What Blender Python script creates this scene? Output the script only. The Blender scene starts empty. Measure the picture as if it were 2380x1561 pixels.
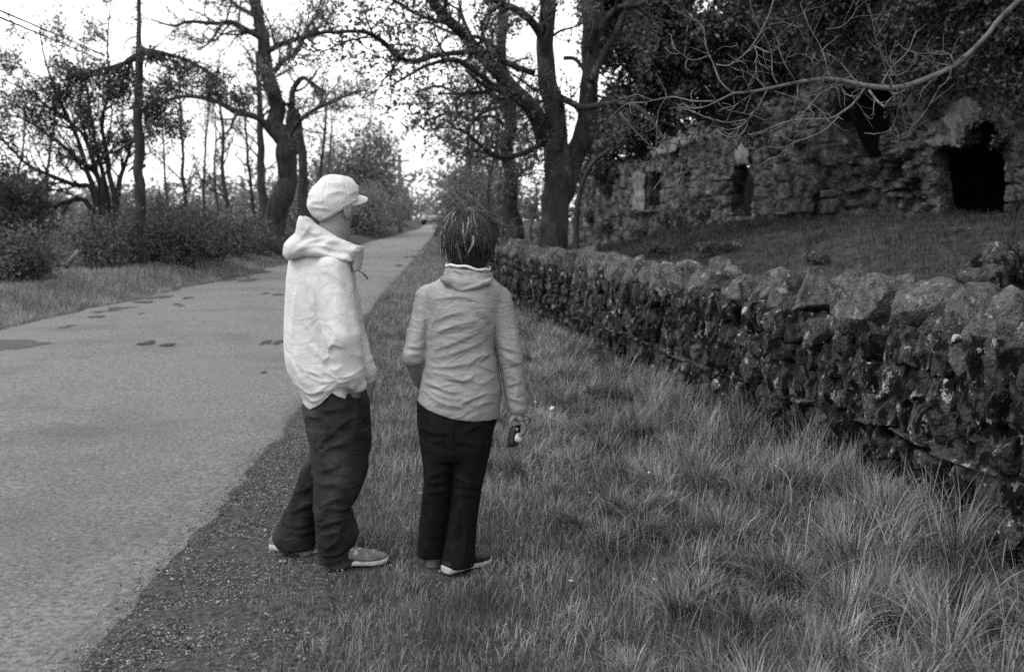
import bpy, math, random
import numpy as np
from mathutils import Vector, Matrix
random.seed(7)
SC = bpy.context.scene
R = math.radians
# ------------------------------------------------------------------ camera, sky, sun, exposure
FPX = 2380 * 35 / 36.0            # focal length in units of a 2380 pixel wide picture
CX, CY, HOR, CAMH = 1190.0, 780.5, 512.0, 1.6
PITCH = math.atan((CY - HOR) / FPX)
cam_d = bpy.data.cameras.new('camera'); cam = bpy.data.objects.new('camera', cam_d)
SC.collection.objects.link(cam); SC.camera = cam
cam_d.lens = 35; cam_d.sensor_width = 36; cam_d.clip_end = 3000; cam_d.clip_start = 0.05
cam.location = (0, 0, CAMH); cam.rotation_euler = (math.pi / 2 - PITCH, 0, 0)
cam_d.dof.use_dof = True; cam_d.dof.focus_distance = 4.7; cam_d.dof.aperture_fstop = 2.8
SUN_EL, SUN_AZ = R(52), R(-118)    # azimuth measured from +Y towards +X
world = bpy.data.worlds.new('World'); SC.world = world; world.use_nodes = True
nt = world.node_tree; nt.nodes.clear()
sky = nt.nodes.new('ShaderNodeTexSky'); sky.sky_type = 'NISHITA'; sky.sun_disc = False
sky.sun_elevation = SUN_EL; sky.sun_rotation = SUN_AZ; sky.dust_density = 6; sky.air_density = 1.5
bw = nt.nodes.new('ShaderNodeRGBToBW'); bg = nt.nodes.new('ShaderNodeBackground'); wo = nt.nodes.new('ShaderNodeOutputWorld')
bg.inputs[1].default_value = 0.15
# an even layer of thin white cloud over the blue sky
ctc = nt.nodes.new('ShaderNodeTexCoord'); cns = nt.nodes.new('ShaderNodeTexNoise'); cns.inputs['Scale'].default_value = 2.2; cns.inputs['Detail'].default_value = 5
crm = nt.nodes.new('ShaderNodeMapRange'); crm.inputs['From Min'].default_value = .3; crm.inputs['From Max'].default_value = .7; crm.inputs['To Min'].default_value = 4.6; crm.inputs['To Max'].default_value = 7.0
cmx = nt.nodes.new('ShaderNodeMix'); cmx.data_type = 'RGBA'; cmx.inputs[0].default_value = .93
nt.links.new(ctc.outputs['Generated'], cns.inputs['Vector']); nt.links.new(cns.outputs['Fac'], crm.inputs['Value']); nt.links.new(crm.outputs[0], cmx.inputs[7])
nt.links.new(sky.outputs[0], bw.inputs[0]); nt.links.new(bw.outputs[0], cmx.inputs[6]); nt.links.new(cmx.outputs[2], bg.inputs[0]); nt.links.new(bg.outputs[0], wo.inputs[0])
sl = bpy.data.lights.new('sun', 'SUN'); sun = bpy.data.objects.new('sun', sl); SC.collection.objects.link(sun)
sl.energy = 0.8; sl.angle = R(22)
sd = Vector((math.sin(SUN_AZ) * math.cos(SUN_EL), math.cos(SUN_AZ) * math.cos(SUN_EL), math.sin(SUN_EL)))
sun.rotation_euler = sd.to_track_quat('Z', 'Y').to_euler(); sun.location = (0, 0, 30)
SC.view_settings.view_transform = 'Standard'; SC.view_settings.look = 'None'; SC.view_settings.gamma = 1
SC.view_settings.exposure = 1.25
SC.cycles.use_denoising = False
SC.cycles.max_bounces = 6; SC.cycles.transparent_max_bounces = 6; SC.cycles.diffuse_bounces = 3
# ------------------------------------------------------------------ pixel -> place helpers
CP, SP = math.cos(PITCH), math.sin(PITCH)
def ray(px, py):
    u = (CY - py) / FPX
    return np.array([(px - CX) / FPX, CP + u * SP, -SP + u * CP])
def at(px, py, Y):
    r = ray(px, py); return np.array([0, 0, CAMH]) + r * (Y / r[1])
def sm(t):
    t = np.clip(t, 0, 1); return t * t * (3 - 2 * t)
def road_z(y): return 1.2 * sm((np.asarray(y, float) - 38) / 70)
def gp(px, py):
    r = ray(px, py); t = 0.5
    for k in range(4000):
        p = np.array([0, 0, CAMH]) + r * t
        if p[2] <= road_z(p[1]): break
        t *= 1.003
    return p
def M(px, Y): return px * Y / FPX      # pixels -> metres at depth Y
# ------------------------------------------------------------------ noise
def _h(i, j, k, s):
    n = (i.astype(np.int64) * 374761393 + j.astype(np.int64) * 668265263 + k.astype(np.int64) * 2147483647 % 4294967291 + s * 974634777) & 0xFFFFFFFF
    n = ((n ^ (n >> 13)) * 1274126177) & 0xFFFFFFFF
    n = ((n ^ (n >> 16)) * 2246822519) & 0xFFFFFFFF
    return ((n ^ (n >> 15)) & 0xFFFFFF) / float(0xFFFFFF)
def vn(p, s=0):
    p = np.asarray(p, float); f = np.floor(p); i = f.astype(np.int64); w = p - f; w = w * w * (3 - 2 * w)
    r = 0
    for a in (0, 1):
        wa = w[..., 0] if a else 1 - w[..., 0]
        for b in (0, 1):
            wb = w[..., 1] if b else 1 - w[..., 1]
            for c in (0, 1):
                wc = w[..., 2] if c else 1 - w[..., 2]
                r = r + wa * wb * wc * _h(i[..., 0] + a, i[..., 1] + b, i[..., 2] + c, s)
    return r * 2 - 1
def fbm(p, o=3, s=0):
    p = np.asarray(p, float); r = 0; a = 1.0; t = 0
    for k in range(o):
        r = r + a * vn(p * (2 ** k) + 17.3 * k, s + k); t += a; a *= .5
    return r / t
def xy(x, y, sc=1.0, z=0.0): return np.stack([np.asarray(x) * sc, np.asarray(y) * sc, np.zeros_like(np.asarray(x, float)) + z], -1)
# ------------------------------------------------------------------ object helpers
COL = SC.collection
def mk(name, V, quads=None, tris=None, mat=None, parent=None, smooth=True, mats=None, mi=None):
    me = bpy.data.meshes.new(name); V = np.asarray(V, np.float32).reshape(-1, 3)
    q = np.asarray(quads, np.int32).reshape(-1, 4) if quads is not None and len(quads) else np.zeros((0, 4), np.int32)
    t = np.asarray(tris, np.int32).reshape(-1, 3) if tris is not None and len(tris) else np.zeros((0, 3), np.int32)
    nq, ntr = len(q), len(t)
    me.vertices.add(len(V)); me.vertices.foreach_set('co', V.ravel())
    li = np.concatenate([q.ravel(), t.ravel()]); me.loops.add(len(li)); me.loops.foreach_set('vertex_index', li)
    me.polygons.add(nq + ntr)
    ls = np.concatenate([np.arange(nq) * 4, nq * 4 + np.arange(ntr) * 3]).astype(np.int32)
    me.polygons.foreach_set('loop_start', ls)
    if mi is not None: me.polygons.foreach_set('material_index', np.asarray(mi, np.int32))
    me.polygons.foreach_set('use_smooth', np.full(nq + ntr, bool(smooth)))
    me.update(calc_edges=True); me.validate()
    for m in (mats or ([mat] if mat else [])): me.materials.append(m)
    o = bpy.data.objects.new(name, me); COL.objects.link(o)
    if parent is not None: put(o, parent)
    return o
def put(o, parent):
    o.parent = parent; o.matrix_parent_inverse = Matrix.Translation(-Vector(parent.location))
def tag(o, label=None, cat=None, group=None, kind=None):
    if label: o['label'] = label
    if cat: o['category'] = cat
    if group: o['group'] = group
    if kind: o['kind'] = kind
    return o
def thing(name, loc, label, cat, group=None):
    o = bpy.data.objects.new(name, None); o.empty_display_size = .2; COL.objects.link(o); o.location = tuple(float(v) for v in loc)
    return tag(o, label, cat, group)
def cat_geo(gs):
    V, Q, T, n = [], [], [], 0
    for g in gs:
        v = np.asarray(g[0]).reshape(-1, 3); V.append(v)
        if g[1] is not None and len(g[1]): Q.append(np.asarray(g[1]).reshape(-1, 4) + n)
        if len(g) > 2 and g[2] is not None and len(g[2]): T.append(np.asarray(g[2]).reshape(-1, 3) + n)
        n += len(v)
    return np.concatenate(V), (np.concatenate(Q) if Q else None), (np.concatenate(T) if T else None)
def box(c, h, rot=None, bev=0.12):
    """bevelled box as rounded cube stones"""
    return stones(np.array([c]), np.array([h]), p=14, amp=0, rots=None if rot is None else np.array([rot]), n=4)
# ------------------------------------------------------------------ tubes
def tubes(P, r, sides=5, cap=True):
    """P (N,n,3) polylines, r (N,n) radii -> one geometry"""
    P = np.asarray(P, float); r = np.asarray(r, float); N, n, _ = P.shape
    T = np.gradient(P, axis=1); T /= np.linalg.norm(T, axis=2, keepdims=True) + 1e-9
    ref = np.tile(np.array([0.31, 0.17, 0.93]), (N, n, 1)); mT = np.abs(T.mean(1)); f = mT[:, 2] > .75 * np.linalg.norm(T.mean(1), axis=1)
    ref[f] = np.array([0.95, 0.25, 0.1])
    A = np.cross(T, ref); A /= np.linalg.norm(A, axis=2, keepdims=True) + 1e-9; B = np.cross(T, A)
    th = np.arange(sides) * 2 * math.pi / sides
    V = P[:, :, None, :] + r[:, :, None, None] * (A[:, :, None, :] * np.cos(th)[None, None, :, None] + B[:, :, None, :] * np.sin(th)[None, None, :, None])
    i = np.arange(n - 1)[:, None] * sides; k = np.arange(sides)[None, :]; k2 = (k + 1) % sides
    q = np.stack([i + k, i + k2, i + sides + k2, i + sides + k], -1).reshape(-1, 4)
    Q = (q[None] + (np.arange(N) * n * sides)[:, None, None]).reshape(-1, 4)
    T3 = None
    if cap:
        c0 = np.stack([np.zeros(sides - 2, int), np.arange(2, sides), np.arange(1, sides - 1)], -1)
        c1 = np.stack([np.zeros(sides - 2, int), np.arange(1, sides - 1), np.arange(2, sides)], -1) + (n - 1) * sides
        c = np.concatenate([c0, c1]); T3 = (c[None] + (np.arange(N) * n * sides)[:, None, None]).reshape(-1, 3)
    return V.reshape(-1, 3), Q, T3
def resample(P, n):
    P = np.asarray(P, float)
    Q = np.concatenate([[2 * P[0] - P[1]], P, [2 * P[-1] - P[-2]]]); m = len(P) - 1
    t = np.linspace(0, m - 1e-6, n); i = t.astype(int); w = (t - i)[:, None]
    a, b, c, d = Q[i], Q[i + 1], Q[i + 2], Q[i + 3]
    return .5 * ((2 * b) + (c - a) * w + (2 * a - 5 * b + 4 * c - d) * w ** 2 + (3 * b - a - 3 * c + d) * w ** 3)
# ------------------------------------------------------------------ rounded irregular stones
def _cube(n):
    g = np.linspace(-1, 1, n + 1); V = {}; L = []; Q = []
    def vid(p):
        k = tuple(np.round(p, 5))
        if k not in V: V[k] = len(L); L.append(p)
        return V[k]
    for ax in range(3):
        for s in (-1, 1):
            for i in range(n):
                for j in range(n):
                    c = []
                    for (a, b) in ((0, 0), (1, 0), (1, 1), (0, 1)):
                        p = [0, 0, 0]; p[ax] = s; p[(ax + 1) % 3] = g[i + a]; p[(ax + 2) % 3] = g[j + b]; c.append(vid(p))
                    Q.append(c if s > 0 else c[::-1])
    return np.array(L, float), np.array(Q)
_CC = {}
def stones(C, Hs, p=4, amp=.12, rots=None, taper=None, n=4, seed=3, freq=1.6, cuts=0):
    if n not in _CC: _CC[n] = _cube(n)
    L, Q = _CC[n]; C = np.asarray(C, float); Hs = np.asarray(Hs, float); N = len(C)
    mx = np.abs(L).max(1, keepdims=True); lp = (np.abs(L) ** p).sum(1, keepdims=True) ** (1 / p); U = L * mx / lp
    X = np.tile(U[None], (N, 1, 1))
    if amp:
        q = X * freq + (np.arange(N) * 7.77)[:, None, None]
        d = np.stack([fbm(q, 2, seed), fbm(q + 31.7, 2, seed + 5), fbm(q + 63.1, 2, seed + 9)], -1)
        X = X + d * amp * 2
    if cuts:                          # broken flat faces
        rc = np.random.default_rng(seed + 77)
        for _ in range(cuts):
            nn = rc.normal(size=(N, 3)); nn /= np.linalg.norm(nn, axis=1, keepdims=True); dd = rc.uniform(.62, 1.0, (N, 1)); q = np.einsum('nvi,ni->nv', X, nn) - dd; X = X - np.maximum(q, 0)[..., None] * nn[:, None, :] * .92
        X = X + (fbm(X * 5 + (np.arange(N) * 3.1)[:, None, None], 2, seed) * .035)[..., None]
    if taper is not None:
        k = 1 - np.asarray(taper)[:, None] * np.clip((X[:, :, 2] + 1) / 2, 0, 1) ** 1.3
        X[:, :, 0] *= k; X[:, :, 1] *= (1 + k) / 2
    X = X * Hs[:, None, :]
    if rots is not None: X = np.einsum('nij,nvj->nvi', rots, X)
    V = X + C[:, None, :]
    return V.reshape(-1, 3), (Q[None] + (np.arange(N) * len(L))[:, None, None]).reshape(-1, 4), None
def rotm(rx, ry, rz):
    out = []
    for a, b, c in zip(np.atleast_1d(rx), np.atleast_1d(ry), np.atleast_1d(rz)):
        out.append(np.array((Matrix.Rotation(c, 3, 'Z') @ Matrix.Rotation(b, 3, 'Y') @ Matrix.Rotation(a, 3, 'X'))))
    return np.array(out)
# ------------------------------------------------------------------ materials (black and white film: every colour is a grey)
def mat(name, lo, hi, scale=8, detail=6, rough=.9, bump=0, bscale=None, stretch=(1, 1, 1), island=0, trans=0, spot=None, r0=.35, r1=.65, spec=.08, bdist=.02, spot2=None, weave=0, crease=0, cscale=14):
    m = bpy.data.materials.new(name); m.use_nodes = True; t = m.node_tree; N = t.nodes; K = t.links
    b = N['Principled BSDF']; out = N['Material Output']
    b.inputs['Roughness'].default_value = rough; b.inputs['Specular IOR Level'].default_value = spec
    tc = N.new('ShaderNodeTexCoord'); mp = N.new('ShaderNodeMapping'); mp.inputs['Scale'].default_value = stretch
    K.new(tc.outputs['Object'], mp.inputs[0])
    nz = N.new('ShaderNodeTexNoise'); nz.inputs['Scale'].default_value = scale; nz.inputs['Detail'].default_value = detail; nz.inputs['Roughness'].default_value = .6
    K.new(mp.outputs[0], nz.inputs['Vector'])
    cr = N.new('ShaderNodeValToRGB'); K.new(nz.outputs['Fac'], cr.inputs[0])
    cr.color_ramp.elements[0].position = r0; cr.color_ramp.elements[0].color = (lo, lo, lo, 1)
    cr.color_ramp.elements[1].position = r1; cr.color_ramp.elements[1].color = (hi, hi, hi, 1)
    col = cr.outputs[0]
    for sp in (spot, spot2):          # spots: (value, scale, threshold, softness)
        if not sp: continue
        n2 = N.new('ShaderNodeTexNoise'); n2.inputs['Scale'].default_value = sp[1]; n2.inputs['Detail'].default_value = 5; n2.inputs['Roughness'].default_value = .65
        K.new(mp.outputs[0], n2.inputs['Vector'])
        mr = N.new('ShaderNodeMapRange'); mr.inputs['From Min'].default_value = sp[2]; mr.inputs['From Max'].default_value = sp[2] + sp[3]
        K.new(n2.outputs['Fac'], mr.inputs['Value'])
        mx = N.new('ShaderNodeMix'); mx.data_type = 'RGBA'; mx.inputs[7].default_value = (sp[0],) * 3 + (1,)
        K.new(mr.outputs[0], mx.inputs[0]); K.new(col, mx.inputs[6]); col = mx.outputs[2]
    if island:
        ge = N.new('ShaderNodeNewGeometry'); mr = N.new('ShaderNodeMapRange'); mr.inputs['To Min'].default_value = 1 - island; mr.inputs['To Max'].default_value = 1 + island
        K.new(ge.outputs['Random Per Island'], mr.inputs['Value'])
        mx = N.new('ShaderNodeVectorMath'); mx.operation = 'SCALE'; K.new(col, mx.inputs[0]); K.new(mr.outputs[0], mx.inputs['Scale']); col = mx.outputs[0]
    K.new(col, b.inputs['Base Color'])
    if bump:
        n3 = N.new('ShaderNodeTexNoise'); n3.inputs['Scale'].default_value = bscale or scale * 3; n3.inputs['Detail'].default_value = 5
        K.new(mp.outputs[0], n3.inputs['Vector'])
        bp = N.new('ShaderNodeBump'); bp.inputs['Strength'].default_value = bump; bp.inputs['Distance'].default_value = bdist
        K.new(n3.outputs['Fac'], bp.inputs['Height']); K.new(bp.outputs[0], b.inputs['Normal'])
    if crease:                        # sharp little creases of thin cloth
        n4 = N.new('ShaderNodeTexNoise'); n4.inputs['Scale'].default_value = cscale; n4.inputs['Detail'].default_value = 3; n4.inputs['Distortion'].default_value = 1.2
        m2 = N.new('ShaderNodeMapping'); m2.inputs['Scale'].default_value = (1, 1, 1.9); m2.inputs['Rotation'].default_value = (0, .45, 0); K.new(tc.outputs['Object'], m2.inputs[0]); K.new(m2.outputs[0], n4.inputs['Vector'])
        s1 = N.new('ShaderNodeMath'); s1.operation = 'SUBTRACT'; s1.inputs[1].default_value = .5; K.new(n4.outputs['Fac'], s1.inputs[0]); s2 = N.new('ShaderNodeMath'); s2.operation = 'ABSOLUTE'; K.new(s1.outputs[0], s2.inputs[0])
        b2 = N.new('ShaderNodeBump'); b2.inputs['Strength'].default_value = 1; b2.inputs['Distance'].default_value = -crease; K.new(s2.outputs[0], b2.inputs['Height'])
        if bump: K.new(bp.outputs[0], b2.inputs['Normal'])
        K.new(b2.outputs[0], b.inputs['Normal'])
    if trans:
        tr = N.new('ShaderNodeBsdfTranslucent'); K.new(col, tr.inputs['Color']); ms = N.new('ShaderNodeMixShader'); ms.inputs[0].default_value = trans
        K.new(b.outputs[0], ms.inputs[1]); K.new(tr.outputs[0], ms.inputs[2]); K.new(ms.outputs[0], out.inputs['Surface'])
    return m
MT = {}
MT['asphalt'] = mat('asphalt', .04, .20, 36, 12, .85, 1.0, 120, spot=(.055, .5, .49, .3), spot2=(.34, 60, .64, .04), spec=.25, bdist=.012, r0=.28, r1=.72)
MT['soil'] = mat('soil', .035, .08, 14, 8, .95, .8, 60)
MT['gravel'] = mat('gravel', .022, .085, 34, 9, .9, 1.0, 110, spot=(.2, 75, .64, .05), bdist=.02)
MT['pebble'] = mat('pebble', .07, .16, 30, 4, .85, .3, 90, island=.9)
MT['ground'] = mat('ground', .025, .06, 5, 10, .95, .8, 30, bdist=.05)
MT['field'] = mat('field', .16, .26, .6, 8, .95)
MT['grass'] = mat('grass_blade', .065, .205, 2.2, 5, .6, island=.9, trans=.15, spec=.25)
MT['grass_dry'] = mat('dry_grass_blade', .22, .36, 3, 3, .7, island=.25, trans=.25)
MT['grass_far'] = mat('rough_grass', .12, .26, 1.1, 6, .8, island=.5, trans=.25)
MT['grass_shade'] = mat('shaded_mound_grass', .02, .06, 1.6, 6, .8, island=.5, trans=.2)  # shaded copy of the grass: the mound's shade is in its colour
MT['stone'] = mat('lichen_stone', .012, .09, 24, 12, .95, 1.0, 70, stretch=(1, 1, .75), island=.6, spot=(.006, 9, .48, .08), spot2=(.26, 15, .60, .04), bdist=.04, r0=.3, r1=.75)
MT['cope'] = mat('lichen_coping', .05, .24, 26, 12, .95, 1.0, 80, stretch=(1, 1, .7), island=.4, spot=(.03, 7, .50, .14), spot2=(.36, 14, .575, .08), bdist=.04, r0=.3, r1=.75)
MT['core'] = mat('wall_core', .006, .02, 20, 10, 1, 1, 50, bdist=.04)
MT['ruin'] = mat('ruin_stone', .018, .12, 4.2, 10, .95, 1.0, 16, spot=(.24, 4.2, .64, .05), spot2=(.015, 1.6, .5, .15), bdist=.08)
MT['plaster'] = mat('plaster', .07, .17, 4, 7, .9, .6, 25)
MT['bark'] = mat('bark', .02, .05, 9, 8, .95, 1.0, 30, stretch=(1, 1, .25), bdist=.03)
MT['bark_mossy'] = mat('mossy_bark', .018, .05, 7, 8, .95, 1.0, 22, stretch=(1, 1, .4), spot=(.08, 5, .6, .1), bdist=.03)
MT['bark_pale'] = mat('pale_bark', .09, .18, 24, 6, .9, .8, 60, spot=(.05, 12, .52, .12), bdist=.006)
MT['twig'] = mat('twig', .02, .045, 9, 3, .9)
MT['twig_haze'] = mat('haze_paled_twig', .07, .12, 5, 3, .9)  # paler copy of the twig, haze put into its colour
MT['leaf'] = mat('young_leaf', .06, .11, 3, 3, .6, island=.5, trans=.35)
MT['leaf_dark'] = mat('evergreen_leaf', .035, .075, 1.2, 5, .6, island=.6, trans=.15)
MT['ivy'] = mat('ivy_leaf', .018, .05, .9, 5, .45, island=.85, trans=.1, spec=.25)
MT['bramble'] = mat('bramble_leaf', .05, .13, 1.0, 5, .6, island=.6, trans=.2)
MT['leaf_haze'] = mat('haze_paled_leaf', .11, .21, .5, 4, .8, island=.45, trans=.3)  # distance haze is painted into this paler leaf colour
# ================================================================== LAYOUT OF THE PLACE
XR_PX = [(150, 1640), (240, 1550), (400, 1340), (530, 1190), (640, 1050), (760, 900), (850, 750), (900, 680), (930, 645), (985, 578), (1010, 548), (1021, 535)]
XL_PX = [(-900, 1010), (-300, 850), (0, 765), (180, 722), (300, 700), (430, 668), (560, 640), (690, 605), (860, 562), (925, 546), (971, 533)]
def edge(pxs):
    P = np.array([gp(*p) for p in pxs]); o = np.argsort(P[:, 1]); return P[o, 1], P[o, 0]
_ry, _rx = edge(XR_PX); _ly, _lx = edge(XL_PX)
def xr(y): return np.where(y < _ry[0], _rx[0], np.interp(y, _ry, _rx) + np.where(y > _ry[-1], -(y - _ry[-1]) * .05, 0))
def xl(y): return np.where(y < _ly[0], _lx[0], np.interp(y, _ly, _lx) + np.where(y > _ly[-1], -(y - _ly[-1]) * .05, 0))
WALL = np.array([(3.1, -1), (2.78, 1.5), (2.5, 3.2), (2.3, 4.54), (2.1, 6.0), (1.81, 7.5), (1.32, 9.9), (.88, 12.3), (.40, 15), (-.05, 18), (-.9, 25), (-2.35, 40), (-3.6, 55), (-5.06, 71)])
WALL[:, 0] += .17
_W = resample(np.c_[WALL, np.zeros(len(WALL))], 400)[:, :2]
_S = np.concatenate([[0], np.cumsum(np.linalg.norm(np.diff(_W, axis=0), axis=1))])
def wallp(s):
    s = np.asarray(s, float); p = np.stack([np.interp(s, _S, _W[:, 0]), np.interp(s, _S, _W[:, 1])], -1)
    e = .05; a = np.stack([np.interp(s - e, _S, _W[:, 0]), np.interp(s - e, _S, _W[:, 1])], -1); b = np.stack([np.interp(s + e, _S, _W[:, 0]), np.interp(s + e, _S, _W[:, 1])], -1)
    t = b - a; t /= np.linalg.norm(t, axis=-1, keepdims=True) + 1e-9; n = np.stack([-t[..., 1], t[..., 0]], -1)   # n points to the road
    return p, t, n
def wh(s): return .95 + .12 * sm((9 - np.asarray(s, float)) / 6)      # masonry height, a little taller near the camera
def xw(y): return -.17 + np.interp(y, _W[:, 1], _W[:, 0]) - np.where(np.asarray(y) > 71, (np.asarray(y) - 71) * .06, 0)
FA, FB = np.array([9.6, 17.6]), np.array([2.2, 35.5])        # the ruin's facade line
def ground(x, y):
    x = np.asarray(x, float); y = np.asarray(y, float); z = road_z(y)
    L, Rr, Wx = xl(y), xr(y), xw(y)
    dl = L - x; dr = x - Rr; dw = x - Wx - .5
    n1 = fbm(xy(x, y, .55), 3, 4); n2 = fbm(xy(x, y, 3.0), 2, 9)
    z = z + np.where(dl > 0, .30 * sm(dl / 1.3) + .25 * sm((dl - 3) / 8) + sm(dl / 1.5) * (n1 * .12 + n2 * .03), 0)
    z = z + np.where(dr > 0, sm(dr / 1.2) * (.05 + .035 * n1 + .02 * n2), 0)
    fade = 1 - .6 * sm((y - 24) / 13)
    z = z + np.where(dw > 0, sm(dw / .3) * .2 + (1.35 * sm(dw / 7.0) + .10 * n1 + .03 * n2 * sm(dw)) * fade * sm((90 - y) / 40), 0)
    return z
ROADOFF = .03
def terrain(x, y):
    inside = np.clip(np.minimum(x - xl(y), xr(y) - x) / .25, 0, 1); return ground(x, y) - ROADOFF * inside - .004
def grid(xs, ys, f):
    X, Y = np.meshgrid(xs, ys); V = np.stack([X, Y, f(X, Y)], -1).reshape(-1, 3)
    nx, ny = len(xs), len(ys); i = (np.arange(ny - 1)[:, None] * nx + np.arange(nx - 1)[None]).reshape(-1)
    return V, np.stack([i, i + 1, i + nx + 1, i + nx], -1)
def steps(*seg):
    out = []
    for a, b, d in seg: out.append(np.arange(a, b, d))
    return np.concatenate(out + [[seg[-1][1]]])
xs = steps((-900, -200, 50), (-200, -40, 8), (-40, -14, 1), (-14, 13, .16), (13, 40, 1), (40, 200, 8), (200, 900, 50))
ys = steps((-60, -2, 3), (-2, 12, .14), (12, 40, .3), (40, 130, 1.5), (130, 400, 15), (400, 1500, 60))
V, Q = grid(xs, ys, terrain)
tag(mk('ground', V, Q, mat=MT['ground']), kind='structure')
# far field behind the wall, paler grass
xs = steps((-1, 60, 2)); ys = steps((42, 400, 6))
# road surface
ys = steps((-20, 30, .25), (30, 140, 1), (140, 300, 10)); nx = 44
V = []
for y in ys:
    a, b = float(xl(y)), float(xr(y)); t = np.linspace(0, 1, nx)
    b2 = b + .15 * float(fbm(np.array([y * 1.5, 3.1, 0]), 4, 2)); a2 = a + .15 * float(fbm(np.array([y * 1.1, 8.1, 0]), 3, 2))
    x = a2 + (b2 - a2) * t; z = road_z(y) + .012 + .03 * np.sin(t * math.pi) + .006 * fbm(xy(x, x * 0 + y, 1.5), 2, 3); z[0] -= .05; z[-1] -= .05
    V.append(np.stack([x, x * 0 + y, z], -1))
V = np.array(V); ny = len(ys); i = (np.arange(ny - 1)[:, None] * nx + np.arange(nx - 1)[None]).reshape(-1)
tag(mk('road', V, np.stack([i, i + 1, i + nx + 1, i + nx], -1), mat=MT['asphalt']), kind='structure')
def rdz(x, y):
    a, b = xl(y), xr(y); t = np.clip((x - a) / (b - a), 0, 1); return road_z(y) + .012 + .03 * np.sin(t * math.pi)
# gravel shoulder between the road and the grass
GE_PX = [(560, 1700), (640, 1545), (655, 1400), (735, 1260), (700, 1130), (745, 1020), (800, 900), (868, 770), (905, 700), (940, 645), (1000, 570)]
_gy, _gx = edge(GE_PX)
def xg(y): return np.interp(y, _gy, _gx)
ys = steps((-2, 22, .12)); nx = 26; V = []
for y in ys:
    a = float(xr(y)) - .10; b = float(xg(y)) + .35 + .25 * float(fbm(np.array([y * 1.7, 1, 5.]), 3, 5)); x = np.linspace(a, b, nx)
    z = ground(x, x * 0 + y) + .012 + .018 * fbm(xy(x, x * 0 + y, 7), 3, 8); z[0] -= .02; z[-1] -= .04
    V.append(np.stack([x, x * 0 + y, z], -1))
V = np.array(V); ny = len(ys); i = (np.arange(ny - 1)[:, None] * nx + np.arange(nx - 1)[None]).reshape(-1)
tag(mk('gravel_shoulder', V, np.stack([i, i + 1, i + nx + 1, i + nx], -1), mat=MT['gravel']), kind='structure')
rg = np.random.default_rng(5)
def octa(C, s, rng):
    N = len(C); d = np.array([(1, 0, 0), (0, 1, 0), (-1, 0, 0), (0, -1, 0), (0, 0, 1), (0, 0, -1)], float)
    V = C[:, None] + d[None] * s[:, None, None] * rng.uniform(.45, 1.1, (N, 6, 1)) * np.array([1, 1, .7]) + rng.normal(0, .15, (N, 6, 3)) * s[:, None, None]
    T = np.array([(0, 1, 4), (1, 2, 4), (2, 3, 4), (3, 0, 4), (1, 0, 5), (2, 1, 5), (3, 2, 5), (0, 3, 5)])
    return V.reshape(-1, 3), None, (T[None] + (np.arange(N) * 6)[:, None, None]).reshape(-1, 3)
N = 60000; y = 2.6 + 16 * rg.random(N) ** 2.0; a = xr(y); b = xg(y); x = a + (b - a + .3) * rg.beta(1.15, 1.6, N) + rg.normal(0, .05, N) - .04 - rg.exponential(.09, N) * (rg.random(N) < .5)
s = .0025 + .0055 * rg.random(N) ** 3 + (rg.random(N) < .006) * .009
V, q, T = octa(np.stack([x, y, np.maximum(ground(x, y) + .016, np.where(x < xr(y) - .02, rdz(x, y), -9))], -1), s, rg)
tag(mk('loose_gravel', V, q, T, MT['pebble'], smooth=False), 'loose pale gravel spilling along the worn road edge', 'gravel', kind='stuff')
N = 1400; y = 3 + 22 * rg.random(N) ** 1.4; t = rg.random(N); x = xl(y) + (xr(y) - xl(y)) * t; k = rg.random(N) < .9
x = np.where(k, x, xr(y) - .3 * rg.random(N)); s = .002 + .004 * rg.random(N) ** 3
# wet or leaf covered dark patches on the road, and a tar repair
MT['tar'] = mat('tar_patch', .05, .075, 60, 6, .7, .6, 180)
MT['litter'] = mat('leaf_litter', .03, .07, 30, 6, .95, .6, 120)
def patch(px, py, wpx, hpx, m, name, seed, n=46, kind='stuff', lift=.005):
    c = gp(px, py); e1 = gp(px + wpx / 2, py); e2 = gp(px, py - hpx / 2); a = abs(e1[0] - c[0]); b = abs(e2[1] - c[1]); th = np.linspace(0, 2 * math.pi, n, endpoint=False)
    rr = 1 + .75 * fbm(np.stack([np.cos(th) * 1.9, np.sin(th) * 1.9, th * 0 + seed], -1), 3, seed); x = c[0] + a * rr * np.cos(th); y = c[1] + b * rr * np.sin(th)
    V = np.stack([x, y, rdz(x, y) + lift], -1); V = np.concatenate([V, [[c[0], c[1], float(rdz(c[0], c[1])) + lift + .002]]])
    return V, None, np.stack([np.arange(n), (np.arange(n) + 1) % n, np.full(n, n)], -1)
V, q, T = patch(-20, 811, 215, 30, 0, '', 3, lift=.006)
tag(mk('tar_patch', V, q, T, MT['tar']), 'dark smooth tar repair patch at the left of the road', 'road patch')
ps = []
for k, (px, py, w, h) in enumerate([(545, 652, 90, 9), (600, 633, 60, 7), (505, 643, 50, 6), (372, 694, 46, 6), (345, 706, 40, 5), (255, 727, 50, 6), (285, 720, 60, 5), (225, 741, 30, 4), (345, 806, 50, 9), (395, 812, 60, 5), (645, 802, 60, 9), (618, 872, 26, 5), (640, 690, 40, 5), (440, 697, 30, 4), (415, 714, 24, 4), (150, 765, 40, 4), (330, 733, 22, 3), (575, 645, 30, 5), (955, 598, 22, 3), (930, 618, 26, 3), (1000, 575, 16, 3)]):
    for j in range(3): ps.append(patch(px + rg.normal(0, w * .3), py + rg.normal(0, h * .35), w * rg.uniform(.25, .6), h * rg.uniform(.5, .9), 0, '', k * 3 + j, 28, lift=.005 + .0006 * (j + 3 * (k % 5))))
V, q, T = cat_geo(ps)
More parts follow.
